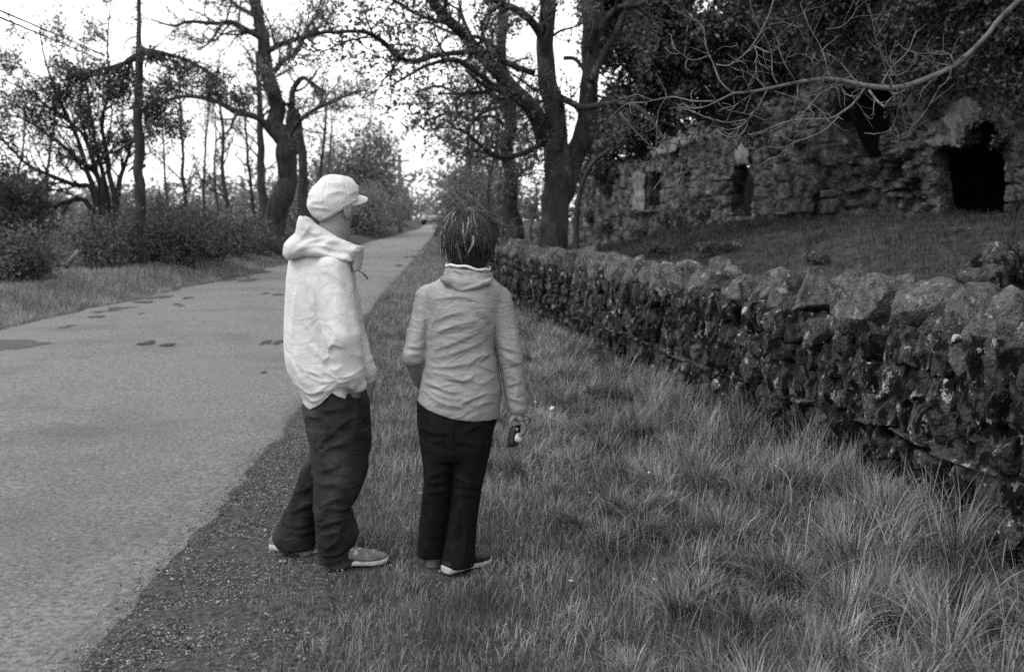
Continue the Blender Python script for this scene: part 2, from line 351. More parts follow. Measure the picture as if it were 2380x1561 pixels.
tag(mk('leaf_litter', V, q, T, MT['litter']), 'dark damp leaf litter and moss patches on the road', 'leaf litter', kind='stuff')
# ================================================================== FIELD WALL
def build_wall():
    w = thing('stone_wall', (2.3, 4.5, 0), 'long lichened dry stone field wall topped with upright boulders along the verge', 'wall')
    rng = np.random.default_rng(11); G = []
    S0, S1 = 0.0, float(_S[-1])
    # dark packed core
    ss = np.linspace(S0, S1, 160); p, t, n = wallp(ss); gz = ground(p[:, 0] + n[:, 0] * .4, p[:, 1])
    prof = [(.185, -.3), (.15, .93), (-.17, .93), (-.20, -.3)]
    V = np.stack([np.concatenate([p + n * a, (gz * 0 + road_z(p[:, 1]) + z * (wh(ss) / .95 if z > 0 else 1))[:, None]], -1) for a, z in prof], 1); m = len(ss)
    Q = np.array([[i * 4 + j, i * 4 + (j + 1) % 4, (i + 1) * 4 + (j + 1) % 4, (i + 1) * 4 + j] for i in range(m - 1) for j in range(4)] + [[0, 3, 2, 1], [(m - 1) * 4 + j for j in range(4)]])
    mk('wall_core', V, Q, mat=MT['core'], parent=w, smooth=False)
    # rough packing and mortar between the stones
    su = np.concatenate([np.arange(0, 18, .03), np.arange(18, 34, .08)]); zu = np.arange(-.25, 1.0, .03); S_, Z_ = np.meshgrid(su, zu); pp, tt_, nn_ = wallp(S_.ravel()); off = .200 + .03 * fbm(xy(S_.ravel(), Z_.ravel(), 9), 3, 5) - .01 * Z_.ravel()
    PV = np.stack([pp[:, 0] + nn_[:, 0] * off, pp[:, 1] + nn_[:, 1] * off, road_z(pp[:, 1]) + Z_.ravel() * wh(S_.ravel()) / .95], -1); nx_ = len(su); ii = (np.arange(len(zu) - 1)[:, None] * nx_ + np.arange(nx_ - 1)[None]).reshape(-1); pk = mk('packing', PV, np.stack([ii, ii + 1, ii + nx_ + 1, ii + nx_], -1), mat=MT['stone'], parent=w, smooth=False)
    C, H, RR = [], [], []
    for side in (1, -1):
        z = -.12; ci = 0
        while z < .90:
            slab = (side == 1) and (ci in (3,)); hh = .03 if slab else rng.uniform(.13, .21)
            hh = min(hh, .96 - z)
            s = S0 + rng.uniform(0, .2)
            while s < S1:
                far = s > 16; L = rng.uniform(.3, .6) if slab else rng.uniform(.06, .20) * (1.35 if far else 1)
                if side < 0: L *= 1.8
                zz = z + hh / 2 + rng.normal(0, .006) + .02 * math.sin(s * .9 + ci)
                vh = hh * (1.0 if slab else rng.uniform(.7, 1.35))
                C.append((s + L / 2, side * (.168 if slab else .165 + rng.normal(0, .018)) - (.02 * zz) * side, zz)); H.append((L / 2 * .99, rng.uniform(.08, .12), vh / 2 * 1.02)); RR.append((rng.normal(0, .06), rng.normal(0, .03 if slab else .10), rng.normal(0, .08)))
                s += L
            z += hh; ci += 1
    C = np.array(C); H = np.array(H); RR = np.array(RR); p, t, n = wallp(C[:, 0]); gz = road_z(p[:, 1])
    W3 = np.stack([p[:, 0] + n[:, 0] * C[:, 1], p[:, 1] + n[:, 1] * C[:, 1], gz + C[:, 2] * wh(C[:, 0]) / .95], -1); H[:, 2] *= wh(C[:, 0]) / .95
    ang = np.arctan2(t[:, 1], t[:, 0]); R0 = rotm(RR[:, 0], RR[:, 1], RR[:, 2] + ang)
    near = (C[:, 0] < 22) & (C[:, 1] > 0)
    gA = stones(W3[near], H[near], 8, .14, R0[near], n=8, freq=1.7, cuts=6); gB = stones(W3[~near], H[~near], 5, .12, R0[~near], n=2)
    V, Q, T = cat_geo([gA, gB]); mk('rubble_masonry', V, Q, mat=MT['stone'], parent=w, smooth=False)
    # coping: upright boulders
    s = S0 + .1; k = 0; far = []
    while s < S1:
        big = s < 5.5; near = s < 24
        big = s < 8; L = rng.uniform(.30, .52) if big else (rng.uniform(.16, .36) if s < 18 else rng.uniform(.18, .32)); hgt = rng.uniform(.27, .38) if big else rng.uniform(.21, .32)
        p, t, n = wallp(s + L / 2); a = math.atan2(t[1], t[0])
        c = np.array([[p[0] + n[0] * rng.normal(0, .03), p[1] + n[1] * rng.normal(0, .03), road_z(p[1]) + float(wh(s)) + hgt / 2 - .04 + rng.normal(0, .012)]])
        rr = rotm(rng.normal(0, .12), rng.normal(.10, .2), a + rng.normal(0, .12)); tp = np.array([rng.uniform(.3, .85) if big else rng.uniform(.15, .6)])
        g = stones(c, np.array([[L / 2 * 1.0, rng.uniform(.16, .22), hgt / 2 * 1.06]]), rng.uniform(7, 14), rng.uniform(.08, .15), rr, tp, n=14 if near else 3, seed=int(rng.integers(1000)), freq=1.2, cuts=9 if near else 2)
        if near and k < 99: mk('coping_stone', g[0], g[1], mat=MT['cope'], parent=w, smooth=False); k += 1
        else: far.append(g)
        if big or s < 14:            # small wedge stones and lumps behind the crest
            if rng.random() < .75:
                c2 = c + np.array([[rng.normal(0, .06) - n[0] * .14, -n[1] * .14, rng.uniform(.03, .13)]])
                far.append(stones(c2, np.array([[rng.uniform(.05, .11), rng.uniform(.06, .11), rng.uniform(.04, .07)]]), 3, .2, rotm(rng.normal(0, .4), rng.normal(0, .4), rng.uniform(0, 3)), n=4, seed=int(rng.integers(1000))))
        s += L * rng.uniform(.88, 1.0)
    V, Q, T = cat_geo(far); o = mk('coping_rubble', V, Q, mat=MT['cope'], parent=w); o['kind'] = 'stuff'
build_wall()
# ================================================================== RUIN
fd = FB - FA; FL = np.linalg.norm(fd); fd /= FL; fn = np.array([-fd[1], fd[0]])       # fn: towards the camera side
if np.dot(fn, -FA) < 0: fn = -fn
def fac(px, py):
    r = ray(px, py); # point on facade plane: (r*t - FA).fn = 0
    t = np.dot(FA, fn) / (r[0] * fn[0] + r[1] * fn[1]); p = np.array([0, 0, CAMH]) + r * t
    return float(np.dot(p[:2] - FA, fd)), float(p[2])
def inpoly(s, z, poly):
    ins = np.zeros(s.shape, bool); n = len(poly); j = n - 1
    for i in range(n):
        xi, yi = poly[i]; xj, yj = poly[j]
        c = ((yi > z) != (yj > z)) & (s < (xj - xi) * (z - yi) / (yj - yi + 1e-12) + xi); ins ^= c; j = i
    return ins
OPEN = dict(
    big=[(2192, 497), (2188, 450), (2180, 400), (2176, 350), (2200, 345), (2235, 348), (2250, 330), (2262, 295), (2290, 282), (2318, 284), (2335, 320), (2345, 380), (2345, 497)],
    breach=[(1950, 205), (2080, 208), (2068, 280), (2045, 330), (2030, 368), (1998, 366), (1978, 330), (1958, 290)],
    door=[(1716, 503), (1706, 470), (1712, 430), (1718, 400), (1712, 388), (1745, 388), (1752, 410), (1755, 440), (1750, 475), (1744, 497)],
    slit=[(1509, 476), (1514, 400), (1538, 398), (1538, 474)],
    hollow=[(1890, 470), (1900, 452), (1925, 450), (1930, 470)])
OPENS = {k: [fac(*p) for p in v] for k, v in OPEN.items()}
TOPL = [fac(*p) for p in [(1325, 600), (1345, 470), (1375, 400), (1430, 368), (1490, 352), (1560, 318), (1610, 275), (1650, 200), (1700, 60), (1760, -250), (3200, -250), (3200, 600)]]
def relief(s, z, cs, cz, seed):
    """cellular stone pattern: returns joint depth and per stone offset"""
    u = s / cs; v = z / cz; i0 = np.floor(u).astype(int); j0 = np.floor(v).astype(int); f1 = np.full(u.shape, 9.); f2 = f1.copy(); idv = np.zeros(u.shape)
    for di in (-1, 0, 1):
        for dj in (-1, 0, 1):
            i, j = i0 + di, j0 + dj; a = _h(i, j, i * 0, seed); b = _h(i, j, i * 0 + 1, seed); c = _h(i, j, i * 0 + 2, seed)
            d = np.hypot(u - (i + .5 + (a - .5) * .8 + .25 * (j % 2)), (v - (j + .5 + (b - .5) * .5)) * 1.15)
            m = d < f1; f2 = np.where(m, f1, np.minimum(f2, d)); idv = np.where(m, c, idv); f1 = np.where(m, d, f1)
    return sm((f2 - f1) / .22), idv
def build_ruin():
    ru = thing('ruined_building', (FA[0], FA[1], 1.5), 'roofless ivy-covered stone ruin with broken window and narrow slit on the grassy mound', 'ruin')
    d = .055; s = np.arange(-6, FL + .6, d); z = np.arange(-.5, 10.5, d); S, Z = np.meshgrid(s, z)
    ws = S + .10 * fbm(xy(S, Z, 2.5), 3, 21); wz = Z + .08 * fbm(xy(S, Z, 2.5), 3, 22)
    keep = inpoly(ws, wz, TOPL)
    for k, p in OPENS.items(): keep &= ~inpoly(ws if k != 'slit' else S, wz if k != 'slit' else Z, p)
    j1, id1 = relief(ws, wz, .34, .19, 5); j2, id2 = relief(ws, wz, .8, .42, 6)
    rough = sm((fbm(xy(S, Z, .5), 2, 30) + .25) * 3)
    ash = 1 - rough
    J = j1 * rough + j2 * ash; I = id1 * rough + id2 * ash
    dep = .06 * J + .08 * (I - .5) * (0.5 + rough) + .05 * fbm(xy(S, Z, 5), 3, 31) + .10 * fbm(xy(S, Z, .6), 2, 32)
    # the broken masonry round the breach and window stands back in lumps
    bs, bz = fac(2040, 420); br = np.exp(-(((S - bs) / 1.3) ** 2 + ((Z - bz) / 1.1) ** 2)); dep = dep + br * (.30 * (id1 - .5) - .22) * 1.2
    P = np.stack([FA[0] + fd[0] * S + fn[0] * dep, FA[1] + fd[1] * S + fn[1] * dep, Z], -1)
    th = .34; B = np.stack([FA[0] + fd[0] * S - fn[0] * th, FA[1] + fd[1] * S - fn[1] * th, Z], -1)
    ny, nx = S.shape; kc = keep[:-1, :-1] & keep[1:, :-1] & keep[:-1, 1:] & keep[1:, 1:]
    idx = np.arange(ny * nx).reshape(ny, nx); a, b, c, e = idx[:-1, :-1], idx[:-1, 1:], idx[1:, 1:], idx[1:, :-1]
    F = np.stack([a, b, c, e], -1)[kc]; Bq = np.stack([a, e, c, b], -1)[kc] + ny * nx
    side = []
    kp = np.pad(kc, 1)
    for (dy, dx, u, v) in ((0, -1, a, e), (0, 1, b, c), (-1, 0, a, b), (1, 0, e, c)):
        nb = kp[1 + dy:1 + dy + kc.shape[0], 1 + dx:1 + dx + kc.shape[1]]; m = kc & ~nb
        side.append(np.stack([u[m], v[m], v[m] + ny * nx, u[m] + ny * nx], -1))
    V = np.concatenate([P.reshape(-1, 3), B.reshape(-1, 3)]); Q = np.concatenate([F, Bq] + side)
    used = np.unique(Q); mp = np.zeros(len(V), int); mp[used] = np.arange(len(used))
    mk('wall', V[used], mp[Q], mat=MT['ruin'], parent=ru, smooth=False)
    # rooms behind: rear wall, end walls and vault added near-black to keep inside dark
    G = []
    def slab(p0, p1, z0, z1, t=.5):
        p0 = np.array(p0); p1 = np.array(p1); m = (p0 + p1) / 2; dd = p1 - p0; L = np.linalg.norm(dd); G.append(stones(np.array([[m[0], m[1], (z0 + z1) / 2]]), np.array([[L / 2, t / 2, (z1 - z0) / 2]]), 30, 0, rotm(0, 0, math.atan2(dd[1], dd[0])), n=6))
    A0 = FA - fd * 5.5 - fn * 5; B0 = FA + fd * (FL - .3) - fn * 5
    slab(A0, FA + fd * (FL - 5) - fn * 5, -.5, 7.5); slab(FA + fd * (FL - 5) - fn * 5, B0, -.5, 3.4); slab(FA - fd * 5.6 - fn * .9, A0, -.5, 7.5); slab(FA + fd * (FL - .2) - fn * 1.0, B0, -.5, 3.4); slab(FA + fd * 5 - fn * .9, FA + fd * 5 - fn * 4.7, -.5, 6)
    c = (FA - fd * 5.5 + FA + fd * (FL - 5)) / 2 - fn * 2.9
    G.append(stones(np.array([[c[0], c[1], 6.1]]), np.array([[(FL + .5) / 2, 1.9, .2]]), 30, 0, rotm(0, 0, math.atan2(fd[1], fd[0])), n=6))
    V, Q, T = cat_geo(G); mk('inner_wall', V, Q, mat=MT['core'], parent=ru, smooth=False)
    # window jamb, sills and big squared blocks standing a little proud
    C, H = [], []
    rng = np.random.default_rng(3)
    def blk(px0, py0, px1, py1, dp=.10, out=.05):
        s0, z0 = fac(px0, py1); s1, z1 = fac(px1, py0); s0, s1 = min(s0, s1), max(s0, s1); m = FA + fd * (s0 + s1) / 2 + fn * (out - dp + .06)
        C.append((m[0], m[1], (z0 + z1) / 2)); H.append(((s1 - s0) / 2, dp + .06, (z1 - z0) / 2))
    for bx in [(2203, 503, 2258, 533), (2262, 500, 2318, 531), (2322, 497, 2345, 534), (2210, 536, 2290, 552), (2294, 535, 2350, 556), (1905, 462, 1952, 497), (1850, 462, 1900, 494), (1918, 440, 1962, 459), (1893, 355, 1905, 374), (1885, 350, 1903, 368), (1803, 492, 1850, 499), (1490, 486, 1535, 494), (2348, 380, 2368, 425), (2348, 430, 2370, 470), (2347, 474, 2368, 498), (2150, 470, 2180, 490), (2110, 497, 2150, 512), (1895, 415, 1925, 440), (1955, 500, 1995, 515)]:
        blk(*bx)
    for k in range(26):
        px = rng.uniform(2045, 2175); py = rng.uniform(290, 500); w = rng.uniform(10, 26); blk(px, py, px + w, py + w * .55, .12, rng.uniform(-.12, .10))
    for k in range(len(C)): V, Q, T = stones(np.array([C[k]]), np.array([H[k]]), 9, .06, rotm(0, 0, math.atan2(fd[1], fd[0])), n=6, seed=k, cuts=3); mk('squared_block', V, Q, mat=MT['ruin'], parent=ru, smooth=False)
    # plaster still clinging above the window, and inside its right jamb
    for poly, o2 in (([(2225, 245), (2262, 228), (2285, 240), (2300, 262), (2270, 290), (2252, 328), (2238, 346), (2206, 343), (2165, 335), (2150, 325), (2168, 300), (2192, 288), (2205, 262)], .08), ([(2302, 325), (2322, 330), (2330, 370), (2322, 405), (2305, 400)], -.35), ([(1720, 343), (1738, 338), (1756, 350), (1757, 384), (1728, 386)], .16), ([(1482, 398), (1509, 398), (1505, 488), (1476, 490)], .14), ([(1560, 300), (1640, 268), (1690, 285), (1640, 320), (1580, 350), (1500, 372)], .13)):
        pl = [fac(*p) for p in poly]; a = np.array(pl); s = np.arange(a[:, 0].min() - .1, a[:, 0].max() + .1, .03); z = np.arange(a[:, 1].min() - .1, a[:, 1].max() + .1, .03); S, Z = np.meshgrid(s, z)
        w = .16 * fbm(xy(S, Z, 3.5), 4, 7); kk = inpoly(S + w, Z + w, pl); kc = kk[:-1, :-1] & kk[1:, 1:] & kk[1:, :-1] & kk[:-1, 1:]; dd = o2 + .0 + .09 * fbm(xy(S, Z, 2.5), 4, 8)
        P = np.stack([FA[0] + fd[0] * S + fn[0] * dd, FA[1] + fd[1] * S + fn[1] * dd, Z], -1).reshape(-1, 3); ny, nx = S.shape; idx = np.arange(ny * nx).reshape(ny, nx)
        Q = np.stack([idx[:-1, :-1], idx[:-1, 1:], idx[1:, 1:], idx[1:, :-1]], -1)[kc]; o = mk('plaster_patch', P, Q, mat=MT['plaster'], parent=ru)
        so = o.modifiers.new('thick', 'SOLIDIFY'); so.thickness = .03; so.offset = 0
    return ru
RUIN = build_ruin()
# ================================================================== TREES
class Grow:
    """collects limbs (hand laid) and grows twigs and leaf clusters off them"""
    def __init__(s, seed): s.rng = np.random.default_rng(seed); s.limbs = []; s.poly = {}; s.tips = []
    def limb(s, pts, Y, r, n=None):
        Ys = np.interp(np.linspace(0, 1, len(pts)), np.linspace(0, 1, len(np.atleast_1d(Y))), np.atleast_1d(Y))
        P = np.array([at(p[0], p[1], y) for p, y in zip(pts, Ys)]); n = n or max(8, len(pts) * 4); P = resample(P, n)
        rr = np.interp(np.linspace(0, 1, n), np.linspace(0, 1, len(r)), r) * Ys.mean() / FPX
        P = P + np.stack([fbm(P * 1.5 + 9, 2, 3), fbm(P * 1.5 + 40, 2, 3), P[:, 0] * 0], -1) * rr[:, None] * .8
        s.limbs.append((P, rr)); return P, rr
    def walk(s, p, d, L, n, curl, up):
        out = [p]; st = L / (n - 1)
        for k in range(n - 1):
            d = d + s.rng.normal(0, curl, 3); d[2] += up; d = d / np.linalg.norm(d); p = p + d * st; out.append(p)
        return np.array(out)
    def sprout(s, P, r, cnt, L, lv, lo=.15, hi=1.0, ang=(35, 75), up=.04, curl=.22, bias=None, shrink=.5, sub=(5, 4), rfac=.5):
        n = len(P); T = np.gradient(P, axis=0); T /= np.linalg.norm(T, axis=1, keepdims=True) + 1e-9
        for k in range(cnt):
            t = lo + (hi - lo) * (k + s.rng.random()) / cnt; f = t * (n - 1); i = min(int(f), n - 2); w = f - i
            p = P[i] * (1 - w) + P[i + 1] * w; t0 = T[i]; rad = r[i] * (1 - w) + r[i + 1] * w
            a = R(s.rng.uniform(*ang)); q = s.rng.normal(size=3)
            if bias is not None: q = q + bias
            q -= t0 * np.dot(q, t0); q /= np.linalg.norm(q) + 1e-9
            d = t0 * math.cos(a) + q * math.sin(a); Lk = L * s.rng.uniform(.6, 1.15) * (1 - .35 * t)
            m = (7, 6, 5, 4)[min(3, 3 - lv if lv < 3 else 0)] if lv < 4 else 7
            C = s.walk(p, d, Lk, m, curl, up); r0 = max(min(rad * rfac, .035 * Lk), .0035); rr = np.linspace(r0, max(r0 * .3, .0022), m)
            s.poly.setdefault((m, 5 if r0 > .02 else 3), []).append((C, rr))
            if lv > 1: s.sprout(C, rr, sub[0] if lv == 3 else sub[1], Lk * shrink, lv - 1, .2, 1, ang, up, curl, None, shrink, sub, .7)
            else: s.tips.append(C[-1]); s.tips.append(C[len(C) // 2 + 1])
            if lv > 1: s.tips.append(C[-1])
    def tubegeo(s, limbs=True):
        G = []
        if limbs:
            for P, r in s.limbs:
                g = tubes(P[None], r[None], 12 if r.max() > .12 else 7); G.append(g)
        return cat_geo(G)
    def twiggeo(s):
        return cat_geo([tubes(np.array([c[0] for c in v]), np.array([c[1] for c in v]), k[1], False) for k, v in s.poly.items()])
def leaves(C, per, spread, size, rng, flat=0.0, keep=1.0):
    C = np.asarray(C, float)
    if keep < 1: C = C[rng.random(len(C)) < keep]
    N = len(C) * per; c = np.repeat(C, per, 0) + rng.normal(0, 1, (N, 3)) * np.array([spread, spread, spread * (1 - flat)])
    nrm = rng.normal(size=(N, 3)) + np.array([0, 0, .6]); nrm /= np.linalg.norm(nrm, axis=1, keepdims=True); a = np.cross(nrm, rng.normal(size=(N, 3))); a /= np.linalg.norm(a, axis=1, keepdims=True) + 1e-9; b = np.cross(nrm, a)
    sz = size * rng.uniform(.55, 1.3, N)[:, None]
    V = np.stack([c - a * sz, c + b * sz * .5 + nrm * sz * .15, c + a * sz, c - b * sz * .5 + nrm * sz * .15], 1)
    return V.reshape(-1, 3), np.arange(N * 4).reshape(-1, 4), None
def finish(g, name, base, label, cat, bark, twig, leaf, per=9, spread=.1, size=.045, keep=.8, group=None, trunk_name='trunk', flat=0):
    t = thing(name, base, label, cat, group)
    V, Q, T = g.tubegeo()
    if bark in (MT['bark'], MT['bark_mossy']):      # bark relief
        pass
    mk(trunk_name, V, Q, T, bark, t)
    if g.poly:
        V, Q, T = g.twiggeo(); mk('twigs', V, Q, T, twig, t)
    if leaf and g.tips:
        V, Q, _ = leaves(np.array(g.tips), per, spread, size, g.rng, flat, keep); mk('crown', V, Q, None, leaf, t, smooth=False)
    return t
def gz(px, Y):
    p = at(px, 500, Y); return (p[0], Y, float(ground(p[0], Y)))
def down(px, Y):                                    # picture height of the ground under column px at depth Y
    x, y, z = gz(px, Y); return HOR + (CAMH - z) * FPX / Y * 1.0
# ---- twin stemmed tree just behind the wall
Yt = 17.5; g = Grow(1); b = down(1297, Yt) + 12
A = g.limb([(1297, b), (1296, 560), (1299, 500), (1300, 440), (1300, 400), (1290, 340), (1282, 280), (1281, 220), (1275, 150), (1273, 80), (1273, 10), (1270, -90), (1262, -220)], Yt, [44, 36, 33, 33, 35, 29, 25, 23, 21, 20, 19, 15, 8], 50)
B = g.limb([(1306, 470), (1318, 410), (1340, 350), (1355, 300), (1366, 240), (1372, 170), (1377, 100), (1382, 20), (1392, -80), (1400, -230)], Yt + .3, [30, 29, 24, 24, 22, 20, 21, 25, 20, 8], 40)
Cc = g.limb([(1262, 330), (1240, 262), (1198, 210), (1150, 165), (1105, 115), (1075, 75), (1040, 40), (1010, 5), (960, -50)], [Yt, Yt - 2], [19, 21, 17, 16, 14, 12, 12, 11, 5])
D = g.limb([(1272, 150), (1262, 90), (1235, 50), (1195, 22), (1160, 8), (1110, -20)], [Yt, Yt - 1], [13, 11, 10, 9, 7, 4])
E = g.limb([(1398, 70), (1412, 40), (1440, 18), (1480, 12), (1530, -10)], [Yt, Yt - .5], [12, 9, 8, 7, 4])
F = g.limb([(1372, 190), (1395, 140), (1430, 80), (1450, 35), (1480, -20)], [Yt, Yt + .5], [9, 8, 7, 6, 4])
G1 = g.limb([(1150, 120), (1080, 122), (1010, 130), (962, 145), (925, 130), (885, 95), (850, 75), (790, 74), (735, 77), (690, 90)], [Yt - 1, Yt - 4], [8, 7, 6, 6, 6, 6, 5, 4, 3, 2])
G2 = g.limb([(1215, 225), (1160, 205), (1110, 170), (1060, 140), (1000, 150), (950, 175), (910, 200)], [Yt - 1, Yt - 3], [8, 7, 6, 6, 4, 3, 2])
G3 = g.limb([(1225, 255), (1180, 218), (1130, 200), (1085, 165)], [Yt - .8, Yt - 2], [8, 6, 5, 3])
G4 = g.limb([(1240, 170), (1195, 155), (1140, 120), (1120, 60), (1150, 20), (1190, -10)], [Yt, Yt - 1.5], [8, 7, 5, 4, 4, 3])
G5 = g.limb([(1272, 330), (1225, 352), (1170, 366), (1125, 345), (1085, 308), (1060, 300)], [Yt, Yt - 1.5], [7, 7, 6, 5, 4, 3])
G6 = g.limb([(1300, 225), (1350, 250), (1400, 243), (1450, 240), (1500, 262), (1545, 330), (1558, 380)], [Yt, Yt - 3], [9, 8, 7, 6, 5, 3, 2])
G7 = g.limb([(1200, 205), (1180, 175), (1200, 230), (1110, 270), (1085, 330)], [Yt, Yt - 1.2], [4, 4, 4, 3, 2])
G8 = g.limb([(1310, 135), (1340, 140), (1372, 190)], Yt, [5, 5, 4])
G9 = g.limb([(1100, 110), (1050, 60), (985, 40), (930, 10), (880, -20)], [Yt - 1, Yt - 3], [7, 5, 4, 4, 2])
for q, c, L, lo in ((A, 5, 1.3, .3), (B, 6, 1.4, .25), (Cc, 9, 1.6, .1), (D, 5, 1.2, .1), (E, 5, 1.4, .2), (F, 4, 1.2, .2), (G1, 15, 1.5, .05), (G2, 10, 1.4, .05), (G3, 5, 1.1, .1), (G4, 7, 1.2, .1), (G5, 6, 1.0, .1), (G6, 9, 1.3, .1), (G7, 4, .9, .1), (G9, 10, 1.5, .1)):
    g.sprout(q[0], q[1], c, L, 3, lo, 1, (30, 75), .02, .25, None, .52, (5, 4))
g.tips = [t for t in g.tips if t[2] < 10]
finish(g, 'twin_stemmed_tree', gz(1297, Yt), 'big dark tree forking into two stems just behind the stone wall', 'tree', MT['bark_mossy'], MT['twig'], MT['leaf'], 6, .075, .040, .34)
# ---- straight tree behind it
Y2 = 26; g = Grow(2); b = down(1190, Y2) + 10
A = g.limb([(1192, b), (1190, 540), (1186, 470), (1187, 400), (1183, 320), (1181, 250), (1172, 170), (1166, 100), (1166, 30), (1160, -120)], Y2, [26, 22, 17, 16, 15, 15, 13, 12, 11, 4], 40)
for pts, r in (([(1183, 300), (1140, 270), (1095, 280), (1050, 262), (1000, 275)], [5, 4, 4, 3, 2]), ([(1182, 240), (1130, 215), (1080, 225), (1020, 200), (965, 215)], [6, 5, 4, 3, 2]), ([(1170, 130), (1120, 90), (1060, 80), (990, 50)], [6, 5, 4, 2]), ([(1186, 380), (1150, 365), (1100, 350), (1060, 380)], [4, 4, 3, 2]), ([(1184, 330), (1215, 300), (1240, 260)], [4, 3, 2]), ([(1190, 420), (1220, 395), (1245, 380)], [3, 3, 2])):
    q = g.limb(pts, [Y2, Y2 - 1.5], r); g.sprout(q[0], q[1], 9, 1.5, 3, .1, 1, (30, 75), .01, .25, None, .55, (4, 4))
g.sprout(A[0], A[1], 9, 1.6, 3, .55, 1, (50, 85), .02, .2)
finish(g, 'straight_tree', gz(1190, Y2), 'straight single-trunked tree behind the wall, just left of the forked tree', 'tree', MT['bark'], MT['twig'], MT['leaf'], 6, .09, .05, .35)
# ---- left tree across the road with long low limb
Y3 = 40; g = Grow(3); b = down(642, Y3) + 8
A = g.limb([(642, b), (641, 520), (650, 450), (656, 400), (662, 350), (655, 310), (640, 260), (632, 210), (626, 170), (618, 120), (606, 70), (602, 20), (596, -80), (592, -180)], Y3, [34, 27, 25, 22, 26, 22, 18, 17, 16, 15, 13, 12, 9, 3], 50)
L1 = g.limb([(668, 330), (673, 256), (682, 212), (702, 182), (722, 190), (755, 214)], [Y3, Y3 - 1], [10, 8, 7, 6, 4, 2])
L2 = g.limb([(645, 330), (606, 278), (549, 260), (505, 238), (468, 227), (420, 225), (373, 240)], [Y3, Y3 - 3], [9, 8, 7, 6, 5, 4, 3])
L3 = g.limb([(610, 90), (580, 74), (540, 52), (505, 55), (440, 51), (402, 60), (350, 45)], [Y3, Y3 - 2], [9, 7, 6, 5, 4, 3, 2])
L4 = g.limb([(622, 120), (660, 100), (695, 90), (735, 82), (790, 60)], [Y3, Y3 - 2], [8, 6, 5, 4, 2])
L5 = g.limb([(640, 240), (620, 262), (598, 275)], Y3, [4, 3, 2])
L6 = g.limb([(515, 56), (490, 95), (458, 118)], [Y3 - 1, Y3 - 2], [4, 3, 1.5])
L7 = g.limb([(549, 262), (535, 300), (500, 330)], [Y3 - 1.5, Y3 - 2.5], [4, 3, 1.5])
L8 = g.limb([(628, 180), (660, 140), (690, 120), (720, 60), (760, 20)], [Y3, Y3 + 1.5], [7, 6, 5, 4, 2])
L9 = g.limb([(603, 40), (560, 20), (520, -10)], [Y3, Y3 + 1], [6, 5, 2])
L10 = g.limb([(660, 350), (690, 290), (740, 250), (800, 225), (850, 210)], [Y3, Y3 - 3], [6, 5, 4, 3, 1.5])
for q, c, L, lo in ((A, 12, 2.0, .45), (L1, 9, 1.7, .1), (L2, 9, 1.3, .15), (L3, 14, 2.0, .05), (L4, 11, 2.0, .05), (L6, 4, 1.2, .3), (L8, 11, 2.0, .1), (L9, 8, 1.9, .1), (L10, 13, 2.0, .1)):
    g.sprout(q[0], q[1], c, L * 1.2, 3, lo, 1, (30, 75), .03, .24, None, .52, (5, 4))
finish(g, 'spreading_tree', gz(642, Y3), 'tall budding tree across the road with a long low limb reaching left', 'tree', MT['bark'], MT['twig'], MT['leaf'], 5, .09, .055, .32)
# dark needle foliage riding on that low limb is ivy and moss hanging off it
rngf = np.random.default_rng(44)
def foliage(C, Rr, n, size, sub=40, tight=.18, rng=rngf, hollow=.35, flat=0):
    """clumped leaves in ellipsoids; C centres, Rr radii"""
    pts = []
    for c, r in zip(np.atleast_2d(C), np.atleast_2d(Rr)):
        v = rng.normal(size=(sub, 3)); v /= np.linalg.norm(v, axis=1, keepdims=True); rad = rng.uniform(hollow, 1, (sub, 1)) ** .6
        cc = np.asarray(c) + v * rad * np.asarray(r); cc = cc + fbm(cc * .8, 2, 5)[:, None] * .25 * np.asarray(r); k = rng.integers(0, sub, n)
        pts.append(cc[k] + rng.normal(0, 1, (n, 3)) * tight * np.minimum(1, np.array([1, 1, 1 - flat])) * np.mean(r) ** .5)
    P = np.concatenate(pts); return leaves(P, 1, 0, size, rng)
# ---- slender pine with stub branches (wires pass in front of it)
Yp = 25.5; g = Grow(4); b = down(318, Yp) + 8
A = g.limb([(318, b), (319, 500), (320, 430), (316, 400), (318, 330), (317, 270), (322, 200), (324, 130), (323, 100), (324, 40), (325, -60), (326, -140)], Yp, [18, 14, 12, 11, 12, 10, 9, 9, 6, 5, 4.5, 2], 44)
for pts, r in (([(318, 132), (300, 140), (285, 148), (250, 158), (200, 170), (140, 190)], [9, 8, 5, 4, 3, 1.5]), ([(330, 116), (352, 124), (370, 134), (392, 140)], [8, 8, 8, 3]), ([(330, 116), (370, 122), (420, 135), (470, 158), (520, 190)], [6, 5, 4, 3, 1.5]), ([(318, 258), (306, 250), (300, 255)], [5, 4, 3]), ([(326, 262), (338, 256), (345, 245)], [4, 4, 2]), ([(318, 380), (304, 392), (296, 400)], [4, 3, 2]), ([(328, 388), (337, 384)], [5, 4]),
                ([(322, 85), (305, 88), (292, 98), (288, 118)], [2, 2, 1.5, 1.2]), ([(318, 320), (290, 340), (262, 355), (240, 358)], [4, 4, 3, 2]), ([(335, 262), (340, 290), (352, 310)], [3, 3, 2]), ([(305, 145), (308, 165), (316, 178)], [4, 3, 2])):
    q = g.limb(pts, Yp, r)
    if len(pts) > 4: g.sprout(q[0], q[1], 12, 1.1, 2, .1, 1, (25, 60), -.02, .2, None, .5, (5, 5))
t = finish(g, 'pine_tree', gz(318, Yp), 'slender straight pine with stub branches and dark boughs beside the overhead wires', 'tree', MT['bark'], MT['twig'], None)
C, Rr = [], []
